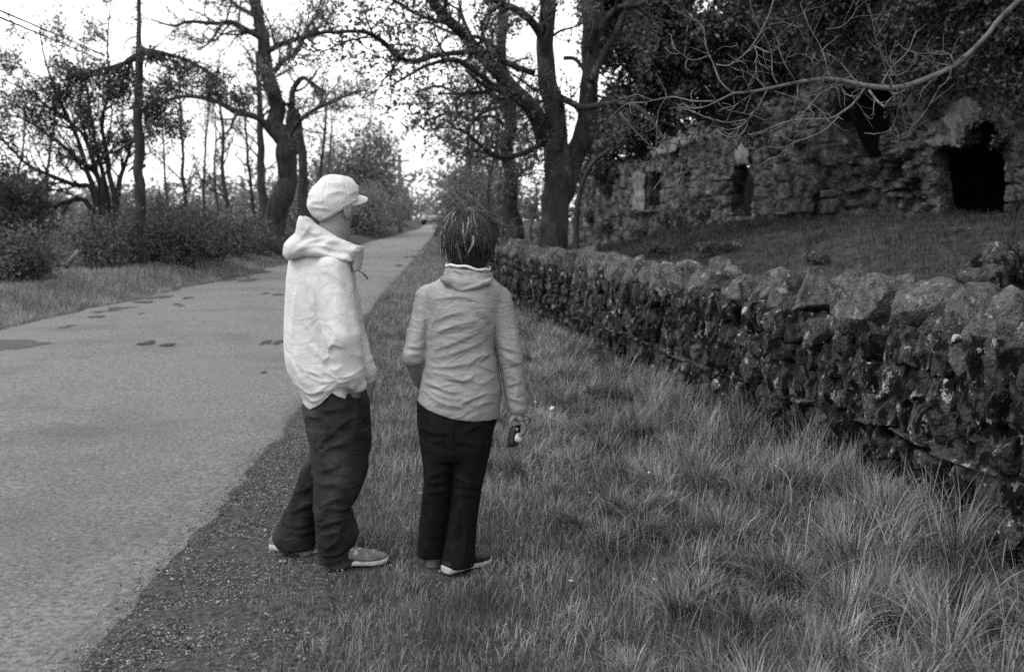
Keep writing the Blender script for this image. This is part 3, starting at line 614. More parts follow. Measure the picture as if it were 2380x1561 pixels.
for (px, py, w, h, dy) in [(250, 165, 60, 16, .3), (200, 180, 60, 18, .5), (160, 165, 45, 15, -.4), (290, 200, 40, 40, .5), (255, 215, 50, 30, .2), (400, 155, 50, 28, .3), (440, 170, 60, 34, .6), (480, 190, 60, 32, .2), (420, 205, 60, 34, -.3), (370, 215, 50, 34, .1), (520, 222, 60, 20, 1.), (560, 235, 50, 18, .8), (395, 300, 40, 34, .2), (370, 270, 34, 30, .4), (350, 240, 30, 30, 0), (180, 230, 60, 30, .8), (130, 210, 50, 20, .6), (345, 130, 30, 10, 0)]:
    c = at(px, py, Yp + dy); C.append(c); Rr.append((M(w, Yp), .9, M(h, Yp)))
V, Q, _ = foliage(C, Rr, 520, .05, 50, .16, hollow=.1, flat=.3); mk('crown', V, Q, None, MT['leaf_dark'], t, smooth=False)
# ---- broken trunk
Yb = 44; g = Grow(5); b = down(706, Yb) + 8
g.limb([(707, b), (706, 500), (703, 420), (697, 340), (694, 268), (696, 256)], Yb, [16, 14, 11, 10, 11, 4])
q = g.limb([(694, 285), (712, 265), (745, 250), (790, 228), (840, 205)], [Yb, Yb - 1], [4, 3, 3, 2, 1]); g.sprout(q[0], q[1], 10, 1.6, 3, .1, 1, (30, 70), .04)
g.limb([(700, 340), (680, 365), (672, 385)], Yb, [6, 4, 2])
finish(g, 'broken_tree', gz(706, Yb), 'snapped-off bare trunk standing close right of the spreading tree', 'tree', MT['bark'], MT['twig'], MT['leaf'], 6, .1, .06, .5)
# ---- many-stemmed willow-like tree at far left
Ym = 27; g = Grow(6); b = down(250, Ym)
stems = [[(232, b), (225, 470), (205, 410), (185, 340), (160, 280), (130, 215), (105, 140), (90, 70)], [(242, b), (238, 470), (222, 400), (200, 330), (180, 300), (100, 240), (40, 200), (-20, 175)], [(250, b), (250, 470), (240, 410), (225, 350), (212, 280), (200, 200), (190, 120)], [(262, b), (265, 470), (252, 400), (245, 340), (236, 280), (252, 220), (250, 110), (256, 20)], [(236, b), (215, 450), (170, 430), (110, 405), (60, 380), (20, 340), (-30, 300)], [(246, b), (232, 430), (180, 370), (120, 320), (60, 280), (0, 262)], [(256, b), (275, 440), (290, 380), (310, 320), (330, 270)], [(240, b), (200, 470), (120, 480), (50, 470), (-10, 440)]]
for k, st in enumerate(stems):
    q = g.limb(st, [Ym, Ym + (-1.5, -1, 1, .5, -2, -1, 1, -1)[k]], [8, 7, 6, 5, 4, 3, 2, 1.2]); g.sprout(q[0], q[1], 15, 1.5, 3, .25, 1, (20, 50), .06, .16, None, .55, (5, 4))
finish(g, 'many_stemmed_tree', gz(250, Ym), 'fan of many thin leaning stems with opening leaves left of the pine', 'tree', MT['bark'], MT['twig'], MT['leaf'], 6, .09, .045, .55)
# ---- thin young trunks between pine and spreading tree, and beyond
def thin(seed, px, Y, top, lean, r, label, cnt=10, L=1.4, group='thin trunks beyond the hedge', kink=0, m='twig', lf='leaf'):
    g = Grow(seed); b = down(px, Y) + 4; n = 7; ys = np.linspace(b, top, n); pts = [(px + lean * (i / 6) + kink * math.sin(i * 1.7) * 6 * (i > 0), y) for i, y in enumerate(ys)]
    q = g.limb(pts, Y, list(np.linspace(r, r * .3, n))); g.sprout(q[0], q[1], cnt, L, 3, .3, 1, (20, 50), .06, .15, None, .5, (4, 3))
    return finish(g, 'thin_tree', gz(px, Y), label, 'tree', MT['bark'], MT[m], MT[lf], 5, .10, .05, .35, group=group)
for k, (px, Y, top, lean, r, kink, lab) in enumerate([(436, 38, 180, -20, 6, 0, 'thin pale trunk nearest the pine on its right, behind the hedge'), (400, 42, 230, -30, 4, .5, 'wispy leaning sapling low beside the dark bush behind the hedge'), (545, 36, 190, -45, 7, 1, 'thin crooked trunk midway between pine and spreading tree'), (470, 44, 150, 15, 4, .4, 'faint upright sapling between two thin trunks behind the hedge'), (600, 40, 200, -40, 5, .3, 'thin trunk leaning left just left of the spreading tree'), (618, 44, 120, -22, 13, .2, 'ivy-thick grey trunk standing right behind the spreading tree'), (505, 48, 230, -8, 4, .6, 'distant spindly trunk left of the crooked thin trunk'), (735, 46, 200, 24, 6, .5, 'slender hazy trunk right of the snapped-off trunk'), (760, 52, 240, 10, 4, .5, 'far faint trunk above the man in the cap'), (100, 40, 190, 30, 5, .5, 'faint slim trunk behind the many-stemmed tree'), (30, 36, 240, 30, 5, .6, 'slim trunk rising at the left edge above the dark evergreen')]):
    thin(60 + k, px, Y, top, lean, r, lab, 12, 1.9, kink=kink, m='twig_haze' if Y > 40 else 'twig')
# ---- right-hand roadside thicket behind the wall
for k, (px, Y, top, lean, r, kink, L, lab) in enumerate([(1090, 44, 200, 10, 8, .6, 3.0, 'crooked roadside tree behind the wall above the dark-haired woman'), (1085, 60, 250, 15, 8, .5, 2.8, 'twiggy tree arching over the far right of the road'), (1130, 36, 240, 25, 6, .7, 2.6, 'bushy small tree between the woman and the straight trunk'), (1080, 82, 300, 8, 8, .3, 2.2, 'farthest roadside tree right of the parked car'), (1160, 50, 220, -5, 8, .4, 3.0, 'hazy tree directly behind the straight single trunk'), (1238, 22, 400, 4, 3, .9, .9, 'spindly sapling in the gap left of the forked tree')]):
    g = Grow(90 + k); b = down(px, Y) + 4; ys = np.linspace(b, top, 7); pts = [(px + lean * (i / 6) + kink * math.sin(i * 1.7) * 8 * (i > 0), y) for i, y in enumerate(ys)]
    q = g.limb(pts, Y, list(np.linspace(r, r * .3, 7))); g.sprout(q[0], q[1], 14 if k < 5 else 12, L, 3, .12, 1, (35, 80), .01, .2, None, .55, (5, 4))
    finish(g, 'roadside_tree', gz(px, Y), lab, 'tree', MT['bark'], MT['twig_haze'], MT['leaf_haze'] if Y > 40 else MT['leaf'], 7, .16 if k < 5 else .06, .07 if k < 5 else .03, .5, group='trees behind the wall')
# ---- bushes and hedges
def bush(name, label, px, py0, py1, wpx, Y, n, size, m, group=None, lobes=7, dep=1.3, seed=0, sticks=True, sub=60, tight=.16):
    rng = np.random.default_rng(seed + 500); x0, y0, z0 = gz(px, Y); zt = at(px, py0, Y)[2]; h = max(.4, zt - z0); w = M(wpx, Y) / 2; x0 = min(x0, float(xl(Y)) - w * .85 - .5) if px < 1000 else x0; z0 = float(ground(x0, y0)); t = thing(name, (x0, y0, z0), label, 'bush', group); C, Rr = [], []
    for k in range(lobes):
        r = rng.uniform(.35, .6); C.append((x0 + rng.uniform(-1, 1) * w * (1 - r * .7), y0 + rng.uniform(-1, 1) * dep * .6, z0 + h * rng.uniform(.25, .85 - .3 * r) + 0)); Rr.append((w * r, dep * r * 1.2, h * rng.uniform(.32, .5)))
    C.append((x0, y0, z0 + h * .42)); Rr.append((w * .8, dep, h * .5))
    V, Q, _ = foliage(C, Rr, n // (lobes + 1), size, sub, tight, rng); mk('foliage', V, Q, None, m, t, smooth=False)
    if sticks:
        N = 40; th = rng.uniform(0, 6.28, N); P0 = np.stack([x0 + rng.normal(0, .25 * w, N), y0 + rng.normal(0, .2, N), np.full(N, z0 - .1)], -1); P1 = np.stack([x0 + rng.uniform(-1, 1, N) * w, y0 + rng.uniform(-1, 1, N) * dep, z0 + h * rng.uniform(.5, 1.12, N)], -1)
        u = np.linspace(0, 1, 6)[None, :, None]; P = P0[:, None] * (1 - u) + P1[:, None] * u + rng.normal(0, .06 * h, (N, 6, 3)) * np.sin(u * 3.14) ; P[:, :, 2] += (np.sin(u[..., 0] * 3.14) * .15 * h)
        V, Q, T = tubes(P, np.tile(np.linspace(.012, .004, 6), (N, 1)) * (Y / 25), 3, False); mk('stems', V, Q, T, MT['twig'], t)
    return t
HB = [('low bramble bush against the left edge below the evergreen', 30, 520, 150, 20, 15), ('leafy bramble bush just right of the gap with the leaning post', 235, 500, 190, 25, 21), ('bramble bush spreading at the foot of the pine', 330, 490, 170, 27, 0), ('bramble bush with bare canes right of the pine foot', 410, 498, 160, 28, 0), ('rounded bramble bush in the middle of the left hedge', 490, 492, 160, 30, 0), ('bramble bush left of the spreading tree foot', 565, 500, 150, 34, 0), ('bramble bush hugging the foot of the spreading tree', 632, 520, 120, 37.5, 0), ('weedy low bush right of the snapped-off trunk', 700, 530, 100, 47, 0)]
for k, (lab, px, py, w, Y, _) in enumerate(HB): bush('bramble_bush', lab, px, py, 0, w, Y, 6000, .042 if Y < 28 else .05, MT['bramble'], 'brambles of the left hedge', 11, 1.3, k)
bush('evergreen_bush', 'dense dark evergreen bush at the far left edge', 20, 375, 0, 150, 29, 11000, .07, MT['leaf_dark'], None, 7, 1.6, 33)
bush('dark_bush', 'small nearly black bush right of the pine foot', 385, 462, 0, 60, 36, 2600, .06, MT['leaf_dark'], None, 5, .8, 35)
bush('dark_bush', 'long low dark bush between pine and spreading tree', 450, 478, 0, 110, 38, 3200, .06, MT['leaf_dark'], None, 5, .8, 36)
for k, (lab, px, py, w, Y) in enumerate([('haze-pale scrub bush behind the evergreen at left', 90, 430, 230, 48), ('haze-pale scrub bush behind the pine', 300, 425, 240, 52), ('haze-pale scrub bush behind the thin crooked trunk', 520, 425, 220, 54), ('haze-pale scrub bush behind the spreading tree', 690, 410, 200, 56)]):
    bush('scrub_bush', lab, px, py, 0, w, Y, 4200, .09, MT['leaf_haze'], 'scrub beyond the left hedge', 12, 2.5, 40 + k, True, 90, .3)
# roadside bushes beyond the man's head, and the big round tree over them
for k, (lab, px, py, w, Y) in enumerate([('leafy roadside bush just right of the cap', 850, 430, 110, 66), ('roadside bush left of the far road end', 905, 415, 100, 84), ('far roadside bush where the road narrows', 938, 440, 50, 112), ('grassy low bush on the road edge beside the man', 775, 480, 120, 56)]):
    bush('roadside_bush', lab, px, py, 0, w, Y, 9000, .10, MT['leaf_haze'], 'bushes along the far left of the road', 8, 2.5, 50 + k, True, 90, .3)
t = bush('round_tree', 'hazy round-crowned tree rising over the road behind the man', 872, 275, 0, 175, 70, 16000, .13, MT['leaf_haze'], None, 10, 3.5, 70, True, 140, .4); t['category'] = 'tree'
for k, (lab, px, py, w, Y) in enumerate([('faint bush under the crooked roadside tree behind the wall', 1085, 400, 120, 52), ('faint bush under the farthest roadside tree', 1082, 440, 50, 75), ('dense bush between the straight trunk and the woman', 1140, 380, 110, 44)]):
    bush('thicket_bush', lab, px, py, 0, w, Y, 8000, .09, MT['leaf_haze'], 'bushes behind the far wall', 7, 2, 80 + k, True, 90, .3)
bush('gable_bush', 'tall dark leafy bush filling the gap between forked tree and ruin gable', 1378, 262, 0, 84, 37, 9000, .08, MT['leaf_dark'], None, 8, 1.2, 91, True, 90, .22)
# the distant wood on the horizon, one mass
rng = np.random.default_rng(77); C, Rr = [], []
for a in np.linspace(-1.15, .9, 84):
    D = rng.uniform(150, 210); x = D * math.sin(a); y = D * math.cos(a); h = rng.uniform(4, 9); C.append((x, y, float(ground(x, y)) + h * .45)); Rr.append((rng.uniform(4, 8), 4, h * .6))
V, Q, _ = foliage(C, Rr, 420, .55, 60, .35, rng)
tag(mk('distant_wood', V, Q, None, MT['leaf_haze'], smooth=False), 'haze-pale line of distant trees across the fields', 'wood', kind='stuff')
# ---- ivy and hanging foliage over the ruin
def on_facade(px, py, out): s, z = fac(px, py); return np.array([FA[0] + fd[0] * s + fn[0] * out, FA[1] + fd[1] * s + fn[1] * out, z])
rng = np.random.default_rng(12); C, Rr = [], []
for k in range(170):
    px = rng.uniform(1500, 2500); top = -420; lim = np.interp(px, [1470, 1560, 1700, 1850, 1960, 2080, 2150, 2250, 2330, 2400, 2500], [300, 235, 150, 130, 110, 150, 190, 190, 240, 320, 340]); py = rng.uniform(top, lim)
    c = on_facade(px, py, rng.uniform(.0, .55)); C.append(c); Rr.append((rng.uniform(.5, 1.0), .45, rng.uniform(.4, .8)))
V, Q, _ = foliage(C, Rr, 560, .055, 30, .13, rng, .1)
o = mk('ivy', V, Q, None, MT['ivy'], RUIN, smooth=False)
C, Rr = [], []                                      # scattered ivy lower down on the masonry
for (px, py, w) in [(1640, 300, 50), (1700, 260, 50), (1600, 400, 26), (1800, 300, 50), (1870, 330, 34), (1960, 250, 40), (1420, 440, 30), (1380, 500, 30), (1650, 500, 40), (1560, 510, 40), (1600, 515, 50), (2090, 260, 30), (2350, 330, 26), (1720, 220, 60), (1420, 530, 40), (1500, 540, 40)]:
    C.append(on_facade(px, py, .12)); Rr.append((M(w, 24), .15, M(w * .7, 24)))
V, Q, _ = foliage(C, Rr, 420, .045, 24, .10, rng, .1); mk('ivy_patch', V, Q, None, MT['ivy'], RUIN, smooth=False)
# ---- leafy tree between forked tree and ruin, its crown over the ruin's top left
Yv = 21.5; g = Grow(15); b = down(1600, Yv)
for st in ([(1455, 330), (1480, 250), (1500, 160), (1530, 60), (1560, -60), (1600, -200)], [(1500, 180), (1560, 120), (1640, 60), (1740, 10), (1840, -60)], [(1480, 260), (1540, 235), (1610, 225), (1680, 200), (1760, 195)], [(1520, 90), (1480, 20), (1450, -60), (1430, -160)], [(1500, 160), (1470, 110), (1450, 60)]):
    q = g.limb([(a + 0, c) for a, c in st], Yv, [6, 5, 4, 4, 3, 2][:len(st)]); g.sprout(q[0], q[1], 16, 1.5, 3, .05, 1, (30, 80), .0, .25, None, .52, (5, 4))
q = g.limb([(1335, down(1335, Yv) + 6), (1340, 500), (1352, 430), (1385, 370), (1455, 330)], Yv, [8, 7, 6, 6, 5])
t = finish(g, 'ivy_clad_tree', gz(1335, Yv), 'leafy dark tree between the forked tree and the ruin, crown over its broken gable', 'tree', MT['bark'], MT['twig'], MT['ivy'], 12, .12, .06, .9)
C, Rr = [], []
for (px, py, w, h) in [(1475, 40, 40, 50), (1500, 100, 60, 50), (1490, 160, 60, 40), (1540, 60, 60, 60), (1560, 150, 70, 50), (1620, 90, 70, 60), (1640, 180, 70, 40), (1700, 60, 80, 60), (1720, 150, 70, 50), (1800, 80, 80, 60), (1800, 190, 60, 30), (1560, 230, 60, 24), (1480, 215, 50, 28), (1440, 300, 36, 40), (1470, 340, 44, 34), (1410, 350, 26, 34), (1500, 300, 60, 34), (1420, 250, 30, 34), (1400, 400, 24, 30), (1600, -40, 90, 70), (1750, -60, 90, 80), (1500, -60, 60, 60), (1460, -10, 30, 40), (1450, 260, 40, 24)]:
    C.append(at(px, py, Yv + rng.uniform(-.8, 1.2))); Rr.append((M(w, Yv), .8, M(h, Yv)))
V, Q, _ = foliage(C, Rr, 1500, .055, 46, .13, rng, .1); mk('hanging_foliage', V, Q, None, MT['ivy'], t, smooth=False)
# ---- big tree standing right of the picture; one bare pale bough reaches into view
g = Grow(21); tx, ty = 5.6, 7.6; tz = float(ground(tx, ty)); P = resample([(tx, ty, tz - .1), (tx + .05, ty, tz + 1), (tx - .05, ty + .1, tz + 2.6), (tx + .1, ty, tz + 4.5), (tx, ty + .2, tz + 7)], 16); g.limbs.append((P, np.linspace(.33, .12, 16)))
Yo = 6.6
O1 = g.limb([(2560, -120), (2420, -40), (2330, 40), (2290, 88), (2225, 148), (2150, 185), (2085, 204), (2020, 200), (1960, 188), (1920, 184), (1860, 190), (1800, 203), (1745, 214), (1705, 217)], [Yo + .4, Yo, Yo, Yo - .3], [7.5, 7, 6, 5.4, 5.8, 6.2, 6.6, 5.8, 5, 4.5, 4, 3.6, 3.2, 2.8], 70)
P0 = O1[0][0]; g.limbs.append((resample([(tx + .05, ty, tz + 2.9), (tx - .5, ty - .4, 4.2), tuple(P0)], 8), np.linspace(.11, .05, 8)))
subs = [([(2010, 204), (1985, 240), (1955, 262), (1930, 276), (1885, 277), (1840, 280), (1805, 292), (1775, 304), (1745, 314)], [5, 4.5, 4, 4, 4, 3.5, 3.5, 3, 2.5]), ([(1950, 270), (1920, 300), (1885, 318), (1850, 330), (1835, 338), (1815, 358), (1790, 373)], [3.5, 3, 2.8, 2.8, 2.5, 2, 1.4]),
    ([(1705, 217), (1675, 190), (1660, 150), (1650, 130), (1640, 100), (1634, 60), (1600, 40), (1560, 20)], [3.5, 3, 2.6, 2.6, 2.4, 2, 1.8, 1.2]), ([(1650, 130), (1610, 140), (1580, 122), (1565, 112)], [2.2, 2, 1.6, 1.2]), ([(1705, 217), (1670, 234), (1640, 248), (1610, 252), (1585, 240)], [3.5, 3, 2.6, 2, 1.5]),
    ([(1660, 235), (1610, 235), (1560, 225), (1500, 238), (1460, 240), (1430, 262)], [2.4, 2.2, 2, 2, 1.8, 1.4]), ([(1600, 255), (1640, 272), (1690, 285), (1735, 280), (1690, 318)], [2, 2, 2, 2, 1.4]), ([(1785, 205), (1762, 250), (1745, 265), (1740, 280), (1725, 312), (1690, 320)], [3, 2.6, 2.4, 2.2, 2, 1.2]),
    ([(1810, 200), (1795, 170), (1790, 110), (1750, 30), (1740, -40)], [2.6, 2.4, 2, 1.6, 1]), ([(1850, 190), (1820, 140), (1800, 70)], [2.4, 1.8, 1.2]), ([(1780, 200), (1745, 170), (1730, 140), (1712, 100)], [2.6, 2.4, 2, 1.4]), ([(1665, 150), (1700, 150), (1750, 105), (1790, 30), (1802, -30)], [2.2, 2.4, 2.6, 3, 3]), ([(1750, 105), (1790, 122), (1802, 90), (1790, 60)], [2, 2.4, 2, 1.2]),
    ([(1755, 110), (1760, 130), (1752, 150)], [2, 1.8, 1.2]), ([(1930, 186), (1912, 120), (1880, 60), (1860, 10)], [2.6, 2, 1.6, 1]), ([(1920, 68), (1960, 60), (1990, 20), (1975, -10)], [1.8, 1.6, 1.4, 1]), ([(1925, 130), (1900, 128), (1860, 70), (1850, 20)], [1.6, 1.6, 1.4, 1]), ([(2050, 195), (2070, 160), (2110, 120), (2130, 70)], [3, 2.4, 2, 1.4]), ([(2050, 175), (2095, 172), (2135, 140)], [1.8, 1.6, 1]),
    ([(2105, 200), (2070, 160), (2040, 100), (2030, 60), (2020, 10)], [2, 1.8, 1.6, 1.4, 1]), ([(2085, 205), (2095, 250), (2110, 300), (2150, 260), (2185, 200)], [2.2, 2, 1.8, 1.4, .9]), ([(2020, 210), (2040, 236), (2055, 248)], [5, 4.5, 3]), ([(2055, 248), (2075, 225), (2090, 240), (2070, 300), (2030, 312)], [2, 1.8, 2, 2, 2]), ([(2070, 300), (2085, 330), (2090, 345)], [1.6, 1.4, 1]), ([(2220, 150), (2205, 125), (2165, 118)], [2.4, 2, 1.2]), ([(1900, 188), (1930, 170), (1960, 210), (1990, 236), (2030, 300)], [1.6, 1.4, 1.4, 1.2, 1]),
    ([(1960, 195), (1910, 215), (1870, 260), (1855, 275)], [2.2, 2, 1.6, 1]), ([(1800, 212), (1840, 225), (1900, 250), (1930, 290)], [1.8, 1.6, 1.5, 1]), ([(1640, 200), (1680, 250), (1720, 262), (1760, 272), (1800, 292)], [1.8, 1.8, 2, 2, 2]), ([(1550, 225), (1530, 260), (1525, 330), (1520, 380)], [1.8, 1.6, 1.4, 1]), ([(1440, 262), (1480, 310), (1530, 360), (1555, 412), (1600, 395), (1560, 440), (1610, 475)], [2.6, 2.6, 2.4, 2, 1.4, 1.4, 1])]
for pts, r in subs:
    q = g.limb(pts, [Yo + g.rng.uniform(-.25, .1), Yo + g.rng.uniform(-.6, .3)], [v * .64 for v in r], 14); g.sprout(q[0], q[1], 5, .26, 1, .3, 1, (30, 70), .05, .3)
g.sprout(O1[0], O1[1], 14, .4, 2, .25, .98, (40, 80), .05, .28, None, .5, (3, 3)); g.tips = []
nview = {k: list(v) for k, v in g.poly.items()}
for k in range(9):  # limbs above the view, added with their leaves to shade the right side
    a = R(-80 + k * 40); z0 = tz + 3.2 + .35 * k; q = g.walk(np.array([tx, ty, z0]), np.array([math.cos(a), math.sin(a), .55]), 4.0, 10, .12, .03); rr = np.linspace(.09, .02, 10); g.limbs.append((q, rr)); g.sprout(q, rr, 10, 1.6, 3, .2, 1, (35, 80), .05, .2)
g.tips = [p for p in g.tips if p[2] > CAMH + .27 * p[1] + .35]
C, Rr = [], []
for k in range(26):  # unseen leaf clumps added overhead to darken wall, mound and grass
    cx_, cy_ = tx + g.rng.uniform(-4.2, 4), ty + g.rng.uniform(-5.5, 5); zb = CAMH + .27 * (cy_ + 1.4) + 1.5
    C.append((cx_, cy_, max(zb, 4.6) + g.rng.uniform(0, 2.4))); Rr.append((1.4, 1.4, .8))
TB = finish(g, 'overhanging_tree', (tx, ty, tz), 'tree beside the ruin whose bare pale bough reaches across the upper right', 'tree', MT['bark_pale'], MT['bark_pale'], MT['leaf_dark'], 12, .16, .08, 1.0)
V, Q, _ = foliage(C, Rr, 1500, .10, 60, .22, g.rng); mk('shade_crown', V, Q, None, MT['leaf_dark'], TB, smooth=False)
# ================================================================== GRASS
def blades(x, y, h, w, lean, az, z=None, rng=None, seg=3, curl=1.0):
    N = len(x); z = ground(x, y) if z is None else z
    d = np.stack([np.cos(az), np.sin(az), az * 0], -1); sd_ = np.stack([-np.sin(az + rng.normal(0, .6, N)), np.cos(az), az * 0], -1)
    base = np.stack([x, y, z - .01], -1); V = np.zeros((N, seg * 2 + 1, 3)); a = np.zeros(N); p = base.copy(); st = h / seg
    for k in range(seg + 1):
        u = k / seg; wk = w * (1 - u) ** .7
        if k < seg: V[:, 2 * k] = p - sd_ * wk[:, None] / 2; V[:, 2 * k + 1] = p + sd_ * wk[:, None] / 2
        else: V[:, 2 * k] = p
        ang = np.clip(lean * (.35 + curl * u * 1.35), 0, 2.4); p = p + (d * np.sin(ang)[:, None] + np.array([0, 0, 1]) * np.cos(ang)[:, None]) * st[:, None]
    n = seg * 2 + 1; q = np.array([[2 * k, 2 * k + 1, 2 * k + 3, 2 * k + 2] for k in range(seg - 1)]); t = np.array([[2 * seg - 2, 2 * seg - 1, 2 * seg]]); off = (np.arange(N) * n)[:, None, None]
    return V.reshape(-1, 3), (q[None] + off).reshape(-1, 4), (t[None] + off).reshape(-1, 3)
rng = np.random.default_rng(101)
FEET = np.array([gp(*p)[:2] for p in ((760, 1338), (800, 1336), (850, 1334), (655, 1290), (700, 1298), (735, 1304), (1030, 1364), (1060, 1350), (1095, 1332), (1008, 1340), (1018, 1325))])
def trodden(x, y):                                  # 0 under and beside the shoes
    d = np.min(np.hypot(x[:, None] - FEET[None, :, 0], (y[:, None] - FEET[None, :, 1])), axis=1); return sm((d - .05) / .16)
def inside_verge(x, y): return (x > xg(y) + .02) & (x < xw(y) - .10)
# short turf all over the right verge, sparse at its edge
N = 170000; y = 2.5 + 19 * rng.random(N) ** 2.2; a = xr(y); b = xw(y) - .05; x = a + (b - a) * rng.random(N)
e = (x - xg(y)) / .55 + .9 * fbm(xy(x, y, 2.3), 2, 3); k = rng.random(N) < sm(e * 1.3 + .65) * (.5 + .55 * (x > xg(y) - .1)); x, y = x[k], y[k]; N = len(x)
hh = (.2 + .8 * trodden(x, y)) * (.04 + .07 * rng.random(N)) * (1 + .5 * fbm(xy(x, y, 1.5), 2, 5)) * np.interp(y, [3, 12, 20], [1, 1.2, 1.6])
g1 = blades(x, y, hh, np.full(N, .0028) * np.interp(y, [3, 8, 20], [1, 1.4, 3]), rng.uniform(.2, 1.3, N), rng.uniform(0, 6.28, N), rng=rng)
# long arching tufts
TX, TY, TS = [], [], []
while len(TX) < 400:
    yy = 2.6 + 15 * rng.random() ** 1.5; xx = rng.uniform(float(xg(yy)), float(xw(yy)) - .12)
    f = (xx - float(xg(yy))) / (float(xw(yy)) - float(xg(yy)))
    thr = np.interp(yy, [2.6, 4.0, 5.5, 9, 17], [.42, .50, .45, .35, .3])
    p = sm((f - thr + .14) / .2)
    if rng.random() < p: TX.append(xx); TY.append(yy); TS.append(np.interp(f, [thr, 1], [.55, 1.1]) * rng.uniform(.6, 1.25))
TX, TY, TS = map(np.array, (TX, TY, TS)); per = 200; N = len(TX) * per
i = np.repeat(np.arange(len(TX)), per); r = np.abs(rng.normal(0, .065, N)) * TS[i]; th = rng.uniform(0, 6.28, N); ta = rng.uniform(0, 6.28, len(TX))[i]
x = TX[i] + r * np.cos(th); y = TY[i] + r * np.sin(th); az = np.where(rng.random(N) < .55, th, ta + rng.normal(0, .5, N)); k = x < xw(y) - .06
hh = TS[i] * rng.uniform(.14, .39, N) * np.interp(TY[i], [3, 6, 12], [1, .95, .8]); ww = rng.uniform(.0026, .0068, N) * np.interp(y, [3, 8, 16], [1, 1.2, 2.0])
g2 = blades(x[k], y[k], hh[k], ww[k], rng.uniform(.25, 1.25, N)[k], az[k], rng=rng, seg=5)
V, Q, T = cat_geo([g1, g2]); tag(mk('verge_grass', V, Q, T, MT['grass']), 'long tufted grass and short turf on the verge by the wall', 'grass', kind='stuff')
# dry pale blades and seed stalks
N = 6000; j = rng.integers(0, len(TX), N); x = TX[j] + rng.normal(0, .10, N); y = TY[j] + rng.normal(0, .10, N); k = x < xw(y) - .08
g3 = blades(x[k], y[k], rng.uniform(.18, .42, N)[k] * TS[j][k], rng.uniform(.0022, .0042, N)[k], rng.uniform(.2, 1.1, N)[k], rng.uniform(0, 6.28, N)[k], rng=rng, seg=6)
V, Q, T = g3; tag(mk('dry_grass', V, Q, T, MT['grass_dry']), 'pale dry blades arching among the green tufts', 'grass', kind='stuff')
# fallen leaves and bits on the verge and gravel
N = 900; y = 2.7 + 12 * rng.random(N) ** 1.6; x = xr(y) + (xw(y) - xr(y)) * rng.random(N) ** 1.4; P = np.stack([x, y, ground(x, y) + .022 + .03 * (x > xg(y) + .3)], -1)
MT['dead_leaf'] = mat('dead_leaf', .05, .22, 9, 3, .8, island=.7); V, Q, _ = leaves(P, 1, 0, .014, rng); V = V.reshape(-1, 4, 3); V[:, :, 2] = P[:, None, 2] + (V[:, :, 2] - P[:, None, 2]) * .4
tag(mk('fallen_leaves', V, Q, None, MT['dead_leaf'], smooth=False), 'small dead leaves and crumbs of bark on the verge and gravel', 'dead leaves', kind='stuff')
# grass climbing at the wall foot
# left verge
N = 150000; y = 11 + 40 * rng.random(N) ** 1.6; d = rng.random(N) ** 1.3 * 5.5; x = xl(y) + .08 - d + .06 * fbm(xy(y * 0, y, 2), 2, 1)
hh = rng.uniform(.10, .24, N) * (1 + .6 * fbm(xy(x, y, .8), 2, 8)) * np.clip(.5 + d, .5, 1); g4 = blades(x, y, hh, np.interp(y, [11, 20, 50], [.006, .010, .028]), rng.uniform(.15, 1.1, N), rng.uniform(0, 6.28, N), rng=rng, seg=3)
N = 30000; y = 20 + 60 * rng.random(N) ** 1.3; x = xr(y) + (xw(y) - .1 - xr(y)) * rng.random(N); g5 = blades(x, y, rng.uniform(.1, .25, N), np.interp(y, [20, 80], [.012, .045]), rng.uniform(.15, 1.1, N), rng.uniform(0, 6.28, N), rng=rng, seg=2)
V, Q, T = cat_geo([g4, g5]); tag(mk('far_verge_grass', V, Q, T, MT['grass_far']), 'rough grass along the far road edges below the hedge', 'grass', kind='stuff')
# mound behind the wall
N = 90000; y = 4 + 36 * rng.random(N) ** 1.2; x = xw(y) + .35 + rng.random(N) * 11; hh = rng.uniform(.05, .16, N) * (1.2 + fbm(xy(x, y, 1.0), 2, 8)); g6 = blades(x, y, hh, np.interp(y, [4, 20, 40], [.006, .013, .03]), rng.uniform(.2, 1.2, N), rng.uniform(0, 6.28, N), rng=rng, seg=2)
V, Q, T = g6; tag(mk('shaded_mound_grass', V, Q, T, MT['grass_shade']), 'rough grass with shade in its colour on the mound between wall and ruin', 'grass', kind='stuff')
# weeds on the mound
for k, (px, Y, w, h, lab) in enumerate([(1660, 19, 110, 26, 'dark weed clump below the doorway of the ruin'), (2040, 12.5, 46, 30, 'broad-leaved weed clump in the middle of the mound'), (1550, 22, 80, 24, 'weed clump below the narrow slit window'), (2130, 11.0, 60, 22, 'low weed clump left of the loose rubble heap'), (1900, 15, 40, 18, 'small weed clump on the mound right of the doorway'), (2270, 11, 40, 20, 'low weed clump in front of the ruined window')]):
    x0, y0, z0 = gz(px, Y); t = thing('weed_clump', (x0, y0, z0), lab, 'weed', 'weeds on the mound'); r = np.random.default_rng(k)
    V, Q, _ = foliage([(x0, y0, z0 + M(h, Y) * .5)], [(M(w, Y) / 2, .35, M(h, Y) * .55)], 1300, .035, 30, .06, r); mk('leaves', V, Q, None, MT['bramble'], t, smooth=False)
